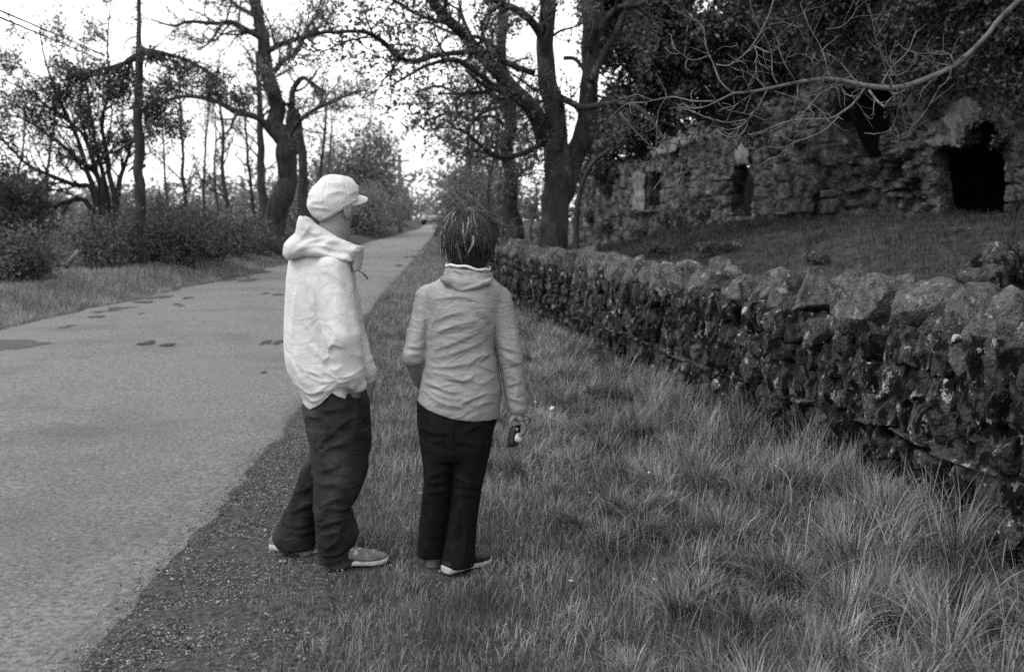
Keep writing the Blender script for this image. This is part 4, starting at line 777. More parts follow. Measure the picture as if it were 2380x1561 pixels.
# loose stones on the mound, rubble heap at right
for k, (px, py, w, h, Y, lab) in enumerate([(2232, 552, 34, 13, 14.5, 'pale flat stone lying on the mound under the ruined window'), (1812, 612, 30, 28, 8.8, 'pointed grey stone poking up just behind the wall'), (1800, 545, 36, 14, 15, 'small pale stone on the mound left of centre'), (1745, 546, 20, 9, 15, 'tiny pale stone below the doorway'), (2200, 640, 26, 9, 8.6, 'small flat stone behind the coping at right')]):
    p = at(px, py, Y); p[2] = float(ground(p[0], p[1])) + M(h, Y) * .25; V, Q, T = stones([p], [[M(w, Y) / 2, .12, M(h, Y) / 2]], 3.2, .22, rotm(0, 0, k), n=5, seed=k)
    tag(mk('loose_stone', V, Q, T, MT['cope']), lab, 'stone', 'loose stones behind the wall')
heap = thing('rubble_heap', at(2340, 640, 6.6), 'dark heap of tumbled stones behind the wall at the right edge', 'rubble'); r = np.random.default_rng(9); C, H = [], []
for k in range(60):
    px = r.uniform(2215, 2480); py = np.interp(px, [2215, 2300, 2340, 2400], [668, 620, 590, 570]) + r.uniform(0, 120); C.append(at(px, py, 6.2 + r.uniform(0, 1.2))); s = r.uniform(.05, .12); H.append((s * 1.4, s * 1.2, s))
V, Q, T = stones(C, H, 3.5, .2, rotm(r.normal(0, .4, 60), r.normal(0, .4, 60), r.uniform(0, 3, 60)), n=4); mk('tumbled_stones', V, Q, T, MT['stone'], heap)
# white flowers
MT['petal'] = mat('petal', .75, .85, 40, 3, .8)
def flower(px, py, r_, lab, stem=.2, Y=None):
    p = gp(px, py + 6) if Y is None else at(px, py, Y); c = at(px, py, p[1]); gzv = float(ground(c[0], c[1])); t = thing('white_flower', (c[0], c[1], gzv), lab, 'flower', 'white flowers in the grass')
    P = resample([(c[0] + .02, c[1], gzv), (c[0] + .01, c[1], (gzv + c[2]) / 2), tuple(c)], 6); V, Q, T = tubes(P[None], np.full((1, 6), .0016), 4); mk('stem', V, Q, T, MT['grass'], t)
    rr = np.random.default_rng(int(px)); n = 26; th = rr.uniform(0, 6.28, n); el = rr.uniform(-.2, 1.3, n); d = np.stack([np.cos(th) * np.cos(el), np.sin(th) * np.cos(el), np.sin(el)], -1); e = np.cross(d, rr.normal(size=(n, 3))); e /= np.linalg.norm(e, axis=1, keepdims=True)
    V = np.stack([c + d * r_ * .1, c + d * r_ * .7 + e * r_ * .3, c + d * r_ * 1.1, c + d * r_ * .7 - e * r_ * .3], 1).reshape(-1, 3); mk('petals', V, np.arange(n * 4).reshape(-1, 4), None, MT['petal'], t, smooth=False)
flower(1283, 950, .017, 'round white flower head to the right of the held camera', Y=6.0); flower(948, 1395, .016, 'white flower in short grass below the woman', Y=4.22); flower(1244, 934, .007, 'tiny white flower just left of the round white flower head', Y=6.2)
flower(1508, 1098, .007, 'small white flower in the middle of the tall tufts', Y=5.4); flower(2252, 1336, .010, 'white flower low in the grass near the wall foot at right', Y=4.3); flower(1065, 1420, .006, 'small white flower right of the one below the woman', Y=4.1)
# dead stick lying in the grass
g = Grow(31); P = [at(1700, 1242, 4.75), at(1722, 1252, 4.6), at(1760, 1256, 4.5), at(1795, 1250, 4.45), at(1830, 1275, 4.35), at(1850, 1310, 4.3)]; V, Q, T = tubes(resample(P, 16)[None], np.linspace(.0045, .008, 16)[None], 6)
P2 = [at(1795, 1250, 4.45), at(1785, 1240, 4.4), at(1778, 1232, 4.42)]; g2_ = tubes(resample(P2, 6)[None], np.full((1, 6), .004), 5); V, Q, T = cat_geo([(V, Q, T), g2_])
tag(mk('dead_stick', V, Q, T, MT['twig']), 'crooked dark dead stick lying on the tall grass', 'stick')
# curled pale stalk
V, Q, T = tubes(resample([at(1840, 1182, 5.0), at(1838, 1130, 5.0), at(1826, 1100, 5.0), at(1800, 1080, 5.0)], 12)[None], np.linspace(.004, .003, 12)[None], 5); tag(mk('pale_stalk', V, Q, T, MT['grass_dry']), 'single bent pale stalk rising above the tufts near the wall', 'stalk')
# leaning post in the hedge gap
V, Q, T = tubes(np.array([[at(152, 622, 21.5), at(168, 600, 21.5), at(182, 582, 21.6)]]), np.array([[.05, .05, .045]]), 8); tag(mk('leaning_post', V, Q, T, MT['bark_pale']), 'short pale post leaning in the gap of the left hedge', 'post')
# clods in the road edge: small clumps of turf
# ================================================================== POLE, WIRES, CAR
MT['pole'] = mat('pole_wood', .12, .2, 6, 6, .9, .5, 30, stretch=(1, 1, .1)); MT['cable'] = mat('cable', .03, .04, 5, 1, .6)
Yq = 75; px = 930; x0, y0, z0 = gz(px, Yq); zt = at(px, 362, Yq)[2]; t = thing('utility_pole', (x0, y0, z0), 'wooden utility pole far along the left of the road', 'pole')
V, Q, T = tubes(np.array([[(x0, y0, z0 - .2), (x0, y0, (z0 + zt) / 2), (x0, y0, zt)]]), np.array([[.2, .17, .14]]), 10); mk('pole_shaft', V, Q, T, MT['pole'], t)
V, Q, T = stones([(x0, y0, zt - .4)], [(.8, .06, .06)], 12, 0, n=3); mk('crossarm', V, Q, T, MT['pole'], t)
for s_ in (-.6, .6):
    V, Q, T = tubes(np.array([[(x0 + s_, y0, zt - .34), (x0 + s_, y0, zt - .24), (x0 + s_, y0, zt - .12)]]), np.array([[.05, .06, .03]]), 8); mk('insulator', V, Q, T, MT['petal'], t)
for k, (pa, pb, s_, lab) in enumerate([((12, 30), (318, 160), -.6, 'upper of the two overhead wires running left of the road'), ((12, 46), (318, 174), .6, 'lower of the two overhead wires running left of the road')]):
    b_ = at(pb[0], pb[1], 24.5); e_ = np.array([x0 + s_, y0, zt - .12]); a_ = at(pa[0], pa[1], 9.5); u = np.linspace(0, 1, 40)[:, None]; d = (b_ - a_)
    P = np.concatenate([[a_ - d * 1.6, a_ - d * .8], a_[None], ((a_ + b_) / 2)[None], b_[None], (b_ * .5 + e_ * .5 - np.array([0, 0, .4]))[None], e_[None]]); P = resample(P, 80)
    V, Q, T = tubes(P[None], np.full((1, 80), .010), 6); tag(mk('overhead_wire', V, Q, T, MT['cable']), lab, 'wire', 'overhead wires')
def car():
    Y = 100.; p = at(1002, 521, Y); x0 = p[0]; z0 = float(road_z(Y)) + .04; p0 = at(1002, 521, Y); t = thing('car', (x0, Y, z0), 'pale small car on the road in the far distance', 'car')
    paint = mat('car_paint', .13, .16, 3, 2, .35, spec=.5); glass = mat('car_glass', .03, .04, 3, 1, .15, spec=.6); tyre = mat('tyre', .02, .03, 20, 2, .9); lampm = mat('lamp_glass', .35, .45, 5, 1, .3)
    # cross sections along the length (front end faces the camera, at -y)
    secs = [(-1.95, .38, .62, .70), (-1.85, .28, .74, .80), (-1.5, .24, .86, .84), (-1.0, .22, .95, .86), (1.2, .22, .98, .86), (1.7, .26, .96, .84), (1.95, .36, .80, .76)]
    def hull(secs, n=20, e=4.5):
        V = []; th = np.linspace(0, 2 * math.pi, n, endpoint=False)
        for (yy, zb, zt_, hw) in secs:
            c, s = np.cos(th), np.sin(th); V.append(np.stack([x0 + hw * np.sign(c) * np.abs(c) ** (2 / e), np.full(n, Y + yy), z0 + (zb + zt_) / 2 + (zt_ - zb) / 2 * np.sign(s) * np.abs(s) ** (2 / e)], -1))
        m = len(V); Q = [[i * n + j, i * n + (j + 1) % n, (i + 1) * n + (j + 1) % n, (i + 1) * n + j] for i in range(m - 1) for j in range(n)]; V = np.concatenate(V + [np.array([[x0, Y + secs[0][0], z0 + .5], [x0, Y + secs[-1][0], z0 + .5]])]); k = m * n
        T = [[k, (j + 1) % n, j] for j in range(n)] + [[k + 1, (m - 1) * n + j, (m - 1) * n + (j + 1) % n] for j in range(n)]; return V, Q, T
    V, Q, T = hull(secs); mk('body', V, Q, T, paint, t)
    V, Q, T = hull([(-.95, .9, .97, .80), (-.35, .9, 1.40, .66), (.1, .9, 1.47, .64), (.9, .9, 1.45, .64), (1.5, .9, 1.15, .70), (1.7, .9, .97, .74)]); mk('cabin', V, Q, T, paint, t)
    V = np.array([(x0 - .66, Y - .92, z0 + 1.0), (x0 + .66, Y - .92, z0 + 1.0), (x0 + .56, Y - .42, z0 + 1.38), (x0 - .56, Y - .42, z0 + 1.38)]) + np.array([0, -.05, .02]); o = mk('windscreen', V, [[0, 1, 2, 3]], None, glass, t, smooth=False); o.modifiers.new('t', 'SOLIDIFY').thickness = .02
    for sx in (-1, 1):
        V, Q, T = stones([(x0 + sx * .58, Y - 1.88, z0 + .62)], [(.14, .06, .08)], 4, 0, n=4); mk('headlight', V, Q, T, lampm, t)
        for sy in (-1.2, 1.25):
            th = np.array([[(x0 + sx * .84, Y + sy, z0 + .3), (x0 + sx * .76, Y + sy, z0 + .3), (x0 + sx * .66, Y + sy, z0 + .3)]]); V, Q, T = tubes(th, np.full((1, 3), .31), 18); w = mk('wheel', V, Q, T, tyre, t)
    V, Q, T = stones([(x0, Y - 1.93, z0 + .42)], [(.62, .05, .09)], 6, 0, n=4); mk('bumper', V, Q, T, tyre, t)
    V, Q, T = stones([(x0, Y - 1.97, z0 + .48)], [(.26, .02, .055)], 10, 0, n=3); mk('number_plate', V, Q, T, lampm, t)
car()

# ================================================================== PEOPLE
class Field:
    def __init__(s, lo, hi, h):
        s.lo = np.array(lo, float); s.h = h; n = np.ceil((np.array(hi) - s.lo) / h).astype(int) + 1; s.F = np.full(n, .5, np.float32); s.n = n
    def blk(s, lo, hi):
        a = np.clip(np.floor((np.array(lo) - s.lo) / s.h).astype(int), 0, s.n - 1); b = np.clip(np.ceil((np.array(hi) - s.lo) / s.h).astype(int) + 1, 1, s.n)
        ax = [s.lo[i] + s.h * np.arange(a[i], b[i]) for i in range(3)]; X, Y, Z = np.meshgrid(*ax, indexing='ij'); return (slice(a[0], b[0]), slice(a[1], b[1]), slice(a[2], b[2])), X, Y, Z
    def put(s, sl, d, k):
        f = s.F[sl]
        if k > 0: hh = np.clip(.5 + .5 * (f - d) / k, 0, 1); s.F[sl] = f * (1 - hh) + d * hh - k * hh * (1 - hh)
        else: s.F[sl] = np.minimum(f, d)
    def cone(s, p, q, r1, r2, k=.02, sy=1.0):
        p = np.array(p, float); q = np.array(q, float); m = max(r1, r2) * max(1, sy) + k + .02; sl, X, Y, Z = s.blk(np.minimum(p, q) - m, np.maximum(p, q) + m); v = q - p; L2 = v @ v + 1e-9
        t = np.clip(((X - p[0]) * v[0] + (Y - p[1]) * v[1] + (Z - p[2]) * v[2]) / L2, 0, 1)
        d = np.sqrt((X - p[0] - t * v[0]) ** 2 + ((Y - p[1] - t * v[1]) / sy) ** 2 + (Z - p[2] - t * v[2]) ** 2) - (r1 + (r2 - r1) * t); s.put(sl, d, k)
    def ell(s, c, r, k=.02, az=0, pitch=0, cut=None, sub=False):
        c = np.array(c, float); m = max(r) + k + .02; sl, X, Y, Z = s.blk(c - m, c + m); x, y, z = X - c[0], Y - c[1], Z - c[2]
        f = np.array([math.sin(az) * math.cos(pitch), math.cos(az) * math.cos(pitch), math.sin(pitch)]); rt = np.array([math.cos(az), -math.sin(az), 0]); u = np.cross(rt, f)
        a = (x * rt[0] + y * rt[1]) / r[0]; b = (x * f[0] + y * f[1] + z * f[2]) / r[1]; w = (x * u[0] + y * u[1] + z * u[2]) / r[2]; k0 = np.sqrt(a * a + b * b + w * w) + 1e-6; k1 = np.sqrt((a / r[0]) ** 2 + (b / r[1]) ** 2 + (w / r[2]) ** 2) + 1e-6; d = k0 * (k0 - 1) / k1
        if cut is not None: d = np.maximum(d, cut(X, Y, Z))
        if sub: s.F[sl] = np.maximum(s.F[sl], -d)
        else: s.put(sl, d, k)
    def loft(s, rings, k=.02, e=2.0, cut=None):
        """rings: (z, cx, cy, a, b) from top to bottom"""
        r = np.array(sorted(rings)); m = r[:, 3:].max() + .05; sl, X, Y, Z = s.blk((r[:, 1].min() - m, r[:, 2].min() - m, r[0, 0] - .04), (r[:, 1].max() + m, r[:, 2].max() + m, r[-1, 0] + .04))
        z = Z[0, 0]; zc = np.clip(z, r[0, 0], r[-1, 0]); P = resample(r, 60); P = P[np.argsort(P[:, 0])]; cx, cy, a, b = (np.interp(zc, P[:, 0], P[:, i])[None, None] for i in (1, 2, 3, 4))
        q = (np.abs((X - cx) / a) ** e + np.abs((Y - cy) / b) ** e) ** (1 / e); d = (q - 1) * np.minimum(a, b)
        d = np.maximum(d, np.maximum(Z - r[-1, 0], r[0, 0] - Z))
        if cut is not None: d = np.maximum(d, cut(X, Y, Z))
        s.put(sl, d, k)
    def pillow(s, poly, y0, t, r, k=.01, lean=0.0):
        """rounded slab: poly in world (x,z), centre depth y0, half thickness t, edge rounding r"""
        P = np.array(poly, float); m = t + r + k + .02; sl, X, Y, Z = s.blk((P[:, 0].min() - m, y0 - t - m, P[:, 1].min() - m), (P[:, 0].max() + m, y0 + t + m, P[:, 1].max() + m)); x, z = X[:, 0, :], Z[:, 0, :]
        dd = np.full(x.shape, 9.)
        for i in range(len(P)):
            a, b = P[i], P[(i + 1) % len(P)]; v = b - a; tt = np.clip(((x - a[0]) * v[0] + (z - a[1]) * v[1]) / (v @ v + 1e-9), 0, 1); dd = np.minimum(dd, np.hypot(x - a[0] - tt * v[0], z - a[1] - tt * v[1]))
        d2 = np.where(inpoly(x, z, [tuple(q) for q in P]), -dd, dd)[:, None, :]
        qx = d2 + r; qy = np.abs(Y - y0) - (t - r) ; d = np.hypot(np.maximum(qx, 0), np.maximum(qy, 0)) + np.minimum(np.maximum(qx, qy), 0) - r; s.put(sl, d, k)
    def clip(s, fn):
        sl, X, Y, Z = s.blk(s.lo, s.lo + s.h * s.n); s.F[sl] = np.maximum(s.F[sl], fn(X, Y, Z))
    def mesh(s):
        F = s.F; S = F < 0; n = np.array(F.shape); c = np.zeros(n - 1, np.int8)
        for i in (0, 1):
            for j in (0, 1):
                for k in (0, 1): c += S[i:n[0] - 1 + i, j:n[1] - 1 + j, k:n[2] - 1 + k]
        act = (c > 0) & (c < 8); ci = np.argwhere(act); idx = np.full(n - 1, -1, np.int64); idx[act] = np.arange(len(ci)); acc = np.zeros((len(ci), 3)); cnt = np.zeros(len(ci))
        cor = [(i, j, k) for i in (0, 1) for j in (0, 1) for k in (0, 1)]
        for a in cor:
            for ax in range(3):
                if a[ax]: continue
                b = list(a); b[ax] = 1; fa = F[ci[:, 0] + a[0], ci[:, 1] + a[1], ci[:, 2] + a[2]]; fb = F[ci[:, 0] + b[0], ci[:, 1] + b[1], ci[:, 2] + b[2]]; m = (fa < 0) != (fb < 0)
                t = np.where(m, fa / (fa - fb + 1e-12), 0); p = np.tile(np.array(a, float), (len(ci), 1)); p[:, ax] += t; acc[m] += p[m]; cnt[m] += 1
        V = s.lo + s.h * (ci + acc / cnt[:, None]); Q = []
        for ax in range(3):
            o1, o2 = (ax + 1) % 3, (ax + 2) % 3; sa = [slice(1, -1)] * 3; sa[ax] = slice(0, -1); sb = [slice(1, -1)] * 3; sb[ax] = slice(1, None); A = S[tuple(sa)]; B = S[tuple(sb)]; m = np.argwhere(A != B)
            if not len(m): continue
            g = m + 1; g[:, ax] = m[:, ax]; fl = A[m[:, 0], m[:, 1], m[:, 2]]
            def cell(d1, d2): q = g.copy(); q[:, o1] += d1; q[:, o2] += d2; return idx[q[:, 0], q[:, 1], q[:, 2]]
            q = np.stack([cell(-1, -1), cell(0, -1), cell(0, 0), cell(-1, 0)], -1); q[~fl] = q[~fl][:, ::-1]; Q.append(q)
        return V, np.concatenate(Q)
def vnormals(V, Q):
    n = np.cross(V[Q[:, 2]] - V[Q[:, 0]], V[Q[:, 3]] - V[Q[:, 1]]); N = np.zeros_like(V)
    for k in range(4): np.add.at(N, Q[:, k], n)
    return N / (np.linalg.norm(N, axis=1, keepdims=True) + 1e-12)
def folds(V, Q, lines, crumple=.004, cs=9, seed=0, streak=(1, 1, 1)):
    N = vnormals(V, Q); D = np.zeros(len(V))
    for P, w, a in lines:
        P = resample(P, max(6, 5 * len(P))); best = np.full(len(V), 9.); sg = np.zeros(len(V)); tt = np.zeros(len(V)); L = len(P) - 1
        for i in range(L):
            p, q = P[i], P[i + 1]; v = q - p; l2 = v @ v + 1e-12; rx = V[:, 0] - p[0]; rz = V[:, 2] - p[1]; t = np.clip((rx * v[0] + rz * v[1]) / l2, 0, 1); d = np.hypot(rx - t * v[0], rz - t * v[1]); m = d < best; best = np.where(m, d, best); sg = np.where(m, np.sign(v[0] * rz - v[1] * rx), sg); tt = np.where(m, (i + t) / L, tt)
        near = best < 5 * w
        if not near.any(): continue
        e = np.sin(np.clip(tt, 0, 1) * math.pi) ** .5; x = best * sg / w; D += a * e * (np.exp(-np.sqrt(x * x + .06) * 1.25) * 1.1 - .5 * np.exp(-((x + 1.8) * .6) ** 2))
    if crumple:
        q = V * cs * np.array(streak); q = q + .35 * np.stack([fbm(q * .7, 2, seed), fbm(q * .7 + 20, 2, seed), fbm(q * .7 + 50, 2, seed)], -1)
        r1 = 1 - np.abs(vn(q, seed + 1)) * 2.2; r2 = 1 - np.abs(vn(q * 2.1 + 11, seed + 2)) * 2.2; D += crumple * (r1 * .7 + .4 * r2)
    return V + N * D[:, None]
def pz(px, py, Y): p = at(px, py, Y); return (p[0], p[2])
def Z4(x, y): return (590.2 + x * .4085, 361.8 + y * .4085)
def Z5(x, y): return (590.2 + x * .366, 856.8 + y * .366)
def L4(pts, Y, w, a): return (np.array([pz(*Z4(*p), Y) for p in pts]), w, a)
def L5(pts, Y, w, a): return (np.array([pz(*Z5(*p), Y) for p in pts]), w, a)
def ring(py, xl_, xr_, b, Y, dy=0):
    a, c = at(xl_, py, Y), at(xr_, py, Y); return (a[2], (a[0] + c[0]) / 2, Y + dy, (c[0] - a[0]) / 2, b)
MT['skin'] = mat('skin', .13, .18, 8, 3, .55, .15, 200, spec=.25); MT['jacket_pale'] = mat('pale_nylon', .38, .47, 5, 5, .62, .25, 160, spec=.3, bdist=.003, crease=.011, cscale=5)
MT['jacket_grey'] = mat('grey_nylon', .15, .19, 5, 5, .5, .25, 160, spec=.45, bdist=.003, crease=.013, cscale=8); MT['jacket_in'] = mat('dark_lining', .10, .14, 6, 3, .7)
MT['trouser'] = mat('worn_cotton', .010, .028, 7, 7, .9, .5, 320, spot=(.05, 4, .62, .2), bdist=.002, crease=.022, cscale=7); MT['trouser_black'] = mat('black_cotton', .004, .009, 20, 6, .9, .5, 300, bdist=.002)
MT['linen'] = mat('linen', .34, .60, 190, 3, .9, .8, 260, r0=.3, r1=.7, bdist=.002); MT['hair'] = mat('dark_hair', .006, .016, 40, 3, .38, island=.5, spec=.6); MT['hair_light'] = mat('bleached_hair', .25, .45, 30, 3, .45, island=.3)
MT['beard'] = mat('beard', .045, .11, 90, 3, .8, .8, 300); MT['shoe'] = mat('trainer_mesh', .10, .20, 30, 5, .7, .5, 150, spot=(.38, 14, .55, .05)); MT['sole'] = mat('pale_sole', .26, .42, 20, 4, .8, .4, 90)
MT['shoe_black'] = mat('black_shoe', .01, .018, 20, 3, .5); MT['white'] = mat('white_cotton', .5, .6, 30, 3, .9); MT['cam_black'] = mat('camera_black', .012, .018, 60, 3, .35, spec=.6); MT['metal'] = mat('silver_metal', .5, .6, 30, 3, .25, spec=.8)
def head(f, c, az, pitch, s=1.0, k=.02):
    fw = np.array([math.sin(az) * math.cos(pitch), math.cos(az) * math.cos(pitch), math.sin(pitch)]); rt = np.array([math.cos(az), -math.sin(az), 0]); u = np.cross(rt, fw)
    P = lambda a, b, w: np.array(c) + (rt * a + fw * b + u * w) * s
    f.ell(P(0, -.012, .025), (.074 * s, .094 * s, .088 * s), k, az, pitch); f.ell(P(0, .035, -.045), (.056 * s, .058 * s, .068 * s), .03, az, pitch); f.ell(P(0, .062, -.088), (.030 * s, .026 * s, .024 * s), .02, az, pitch)
    for sx in (-1, 1):
        f.ell(P(sx * .030, .090, .005), (.017 * s, .014 * s, .012 * s), 0, az, pitch, sub=True); f.ell(P(sx * .030, .078, .004), (.013 * s, .013 * s, .011 * s), .003, az, pitch); f.ell(P(sx * .030, .088, .022), (.022 * s, .010 * s, .007 * s), .01, az, pitch)
        f.ell(P(sx * .040, .058, -.028), (.02 * s, .02 * s, .018 * s), .02, az, pitch)
        f.ell(P(sx * .080, -.008, -.024), (.012 * s, .022 * s, .036 * s), .006, az, pitch - .15); f.ell(P(sx * .086, -.006, -.006), (.008 * s, .010 * s, .018 * s), 0, az, pitch, sub=True)
    f.cone(P(0, .085, .010), P(0, .112, -.028), .008 * s, .013 * s, .012); f.ell(P(.011, .098, -.033), (.008 * s, .01 * s, .007 * s), .005, az, pitch); f.ell(P(-.011, .098, -.033), (.008 * s, .01 * s, .007 * s), .005, az, pitch)
    f.ell(P(0, .088, -.056), (.024 * s, .012 * s, .006 * s), .006, az, pitch); f.ell(P(0, .086, -.067), (.020 * s, .012 * s, .007 * s), .006, az, pitch)
    return P
def shoe(parent, heel, az, L, Wd, up, so, lab=None, tall=1.0, lift=0):
    f = np.array([math.sin(az), math.cos(az), 0]); r = np.array([math.cos(az), -math.sin(az), 0]); h = np.array(heel, float)
    def hull(secs, e, n=28):
        th = np.linspace(0, 2 * math.pi, n, endpoint=False); V = []
        for (u, w, z0, z1, off) in secs:
            c, s = np.cos(th), np.sin(th); V.append(h + f * (u * L) + r[None] * (off * L + w * Wd * np.sign(c) * np.abs(c) ** (2 / e))[:, None] + np.array([0, 0, 1])[None] * ((z0 + z1) / 2 + (z1 - z0) / 2 * np.sign(s) * np.abs(s) ** (2 / e))[:, None])
        m = len(V); k = m * n; Q = [[i * n + j, i * n + (j + 1) % n, (i + 1) * n + (j + 1) % n, (i + 1) * n + j] for i in range(m - 1) for j in range(n)]; V = np.concatenate(V + [[V[0].mean(0)], [V[-1].mean(0)]])
        return V, Q, [[k, (j + 1) % n, j] for j in range(n)] + [[k + 1, (m - 1) * n + j, (m - 1) * n + (j + 1) % n] for j in range(n)]
    U = [(0, .20, .022, .05, 0), (.012, .34, .02, .066 * tall, 0), (.05, .38, .02, .074 * tall, 0), (.15, .40, .02, .078 * tall, 0), (.30, .40, .02, .088 * tall, 0), (.42, .40, .02, .090 * tall, .0), (.55, .43, .018, .074 * tall, .01), (.70, .48, .016, .060 * tall, .015), (.85, .45, .016, .050 * tall, .01), (.95, .33, .018, .042 * tall, 0), (1.0, .14, .022, .034, 0)]
    V, Q, T = hull(U, 2.6); V = V + (fbm(V * 30, 2, 4) * .0025)[:, None]; o = mk('shoe', V, Q, T, up, parent)
    if lab: o['label'] = lab
    S = [(-.012, .22, .006, .03, 0), (.0, .36, .0, .034, 0), (.06, .43, .0, .032, 0), (.25, .44, .0, .028, 0), (.45, .42, .002, .026, 0), (.6, .47, .0, .024, .01), (.75, .52, .0, .024, .015), (.9, .46, .0, .026, .01), (.98, .32, .004, .028, 0), (1.02, .14, .012, .028, 0)]
    V, Q, T = hull(S, 4); mk('sole', V, Q, T, so, o)
    # laces
    G = []
    for k in range(4):
        u = .40 + .07 * k; zz = (.088 - .009 * k) * tall + .003; P = [h + f * u * L + r * (-.16 * Wd) + np.array([0, 0, zz - .006]), h + f * (u + .01) * L + np.array([0, 0, zz + .002]), h + f * u * L + r * (.16 * Wd) + np.array([0, 0, zz - .006])]; G.append(tubes(resample(P, 7)[None], np.full((1, 7), .0028), 5))
    V, Q, T = cat_geo(G); mk('laces', V, Q, T, MT['white'], o)
    return o
def collar_cloth(name, parts, m, parent, lines=(), h=.006, crumple=.003, seed=0, cs=12): pass
# ---------------------------------------------------------------- the man in the pale jacket
def man():
    Y = float(gp(800, 1334)[1]) + .06; Yr = float(gp(690, 1298)[1]); t = thing('person', (at(770, 1330, Y)[0], Y, 0), 'standing figure in pale hooded jacket, light cap and baggy dark trousers, hands in pockets', 'person')
    hd = at(783, 477, Y + .02); az, pit = R(44), R(14)
    # body
    f = Field(at(600, 1400, Y) + np.array([0, -.45, -.1]), at(920, 380, Y) + np.array([0, .6, .05]), .006)
    P = head(f, hd, az, pit, 1.0)
    nk = at(775, 545, Y + .01); f.cone(P(0, -.02, -.05), nk, .060, .064, .02); f.cone(nk, at(758, 590, Y), .065, .10, .03)
    f.loft([ring(575, 712, 800, .06, Y), ring(610, 682, 812, .10, Y), ring(680, 684, 815, .125, Y), ring(800, 690, 812, .12, Y), ring(900, 705, 815, .12, Y), ring(960, 724, 840, .11, Y), ring(1000, 735, 840, .10, Y)], .03)
    f.cone(at(785, 960, Y - .03), at(790, 1140, Y - .07), .07, .05, .03); f.cone(at(790, 1140, Y - .09), at(775, 1300, Y - .02), .055, .035, .02); f.cone(at(775, 1300, Y - .02), at(810, 1322, Y), .04, .03, .02)
    f.cone(at(785, 960, Y + .08), at(735, 1120, Yr), .06, .045, .03); f.cone(at(735, 1120, Yr), at(680, 1262, Yr), .045, .033, .02); f.cone(at(675, 1262, Yr), at(712, 1285, Yr - .02), .035, .03, .02)
    sh = at(772, 625, Y - .13); el = at(800, 785, Y - .16); wr = at(828, 885, Y - .12); f.cone(sh, el, .05, .038, .03); f.cone(el, wr, .038, .028, .01)
    f.cone(wr, at(822, 925, Y - .06), .026, .030, .01)
    for j in range(4): a = at(818 + 4 * j, 935, Y - .09 + .018 * j); b = at(818 + 4 * j, 958 - 3 * abs(j - 1), Y - .08 + .018 * j); f.cone(a, b, .0095, .0085, .004)
    f.cone(at(815, 918, Y - .07), at(826, 940, Y - .09), .011, .009, .004)
    sh2 = at(775, 620, Y + .15); el2 = at(825, 785, Y + .2); wr2 = at(858, 885, Y + .12); f.cone(sh2, el2, .05, .038, .03); f.cone(el2, wr2, .038, .028, .01); f.cone(wr2, at(848, 925, Y + .09), .03, .032, .01)
    V, Q = f.mesh(); body = mk('body', V, Q, None, MT['skin'], t)
    # beard: short, dark, along the jaw
    f = Field(hd - .2, hd + .2, .0045); f.ell(P(0, .035, -.046), (.0575, .0595, .0695), .03, az, pit); f.ell(P(0, .062, -.088), (.0315, .028, .026), .02, az, pit)
    f.clip(lambda X, Y_, Z: ((X - P(0, 0, -.038)[0]) * (P(0, .3, 1) - P(0, 0, 0))[0] + (Y_ - P(0, 0, -.038)[1]) * (P(0, .3, 1) - P(0, 0, 0))[1] + (Z - P(0, 0, -.038)[2]) * (P(0, .3, 1) - P(0, 0, 0))[2])); f.ell(P(0, .095, -.060), (.026, .03, .012), 0, az, pit, sub=True)
    V, Q = f.mesh(); V = V + vnormals(V, Q) * (.0015 * vn(V * 160, 3))[:, None]; mk('beard', V, Q, None, MT['beard'], t)
    # short dark hair under the cap
    f = Field(hd - .2, hd + .2, .005); f.ell(P(0, -.014, .022), (.0755, .0955, .090), 0, az, pit, cut=lambda X, Y_, Z: np.abs(Z - (hd[2] - .045)) - .042); V, Q = f.mesh()
    n = ((V - P(0, 0, 0)) @ (P(0, 1, 0) - P(0, 0, 0))); k = (n < .045); keepf = k[Q].all(1); mk('hair', V, Q[keepf], None, MT['beard'], t)
    # cap
    f = Field(hd - .22, hd + .22, .0045); cc = at(777, 459, Y + .02); up = np.array([-.50, -.06, .86]); up /= np.linalg.norm(up); cp = at(766, 505, Y - .02)
    f.ell(cc, (.090, .100, .099), 0, az, R(16)); f.ell(at(758, 474, Y + .0), (.080, .085, .078), .03, az, 0); f.ell(at(800, 440, Y + .03), (.06, .06, .05), .03, az, 0)
    f.clip(lambda X, Y_, Z: -((X - cp[0]) * up[0] + (Y_ - cp[1]) * up[1] + (Z - cp[2]) * up[2]))
    V, Q = f.mesh(); lines = []
    c0 = cc + up * .1
    N = vnormals(V, Q); d = V - cc; ang = np.arctan2(d @ np.array([math.cos(az), -math.sin(az), 0]), d @ np.array([math.sin(az), math.cos(az), 0])); hgt = d @ up
    seam = np.abs(((ang * 6 / (2 * math.pi)) % 1) - .5) * 2 * math.pi / 6 * .09; D = -.002 * np.exp(-(seam / .003) ** 2) + .0045 * (1 - np.abs(vn(V * np.array([16, 16, 34]) + fbm(V * 9, 2, 6)[:, None], 5)) * 2) + .003 * np.exp(-((hgt + .055) / .004) ** 2)
    V = V + N * D[:, None]; cap = mk('cap', V, Q, None, MT['linen'], t)
    fw = np.array([math.sin(az), math.cos(az), 0]); rt = np.array([math.cos(az), -math.sin(az), 0]); o = at(815, 452, Y + .05); n1, n2 = 14, 9; V = []
    b0 = cc + fw * .082 + np.array([0, 0, -.005])
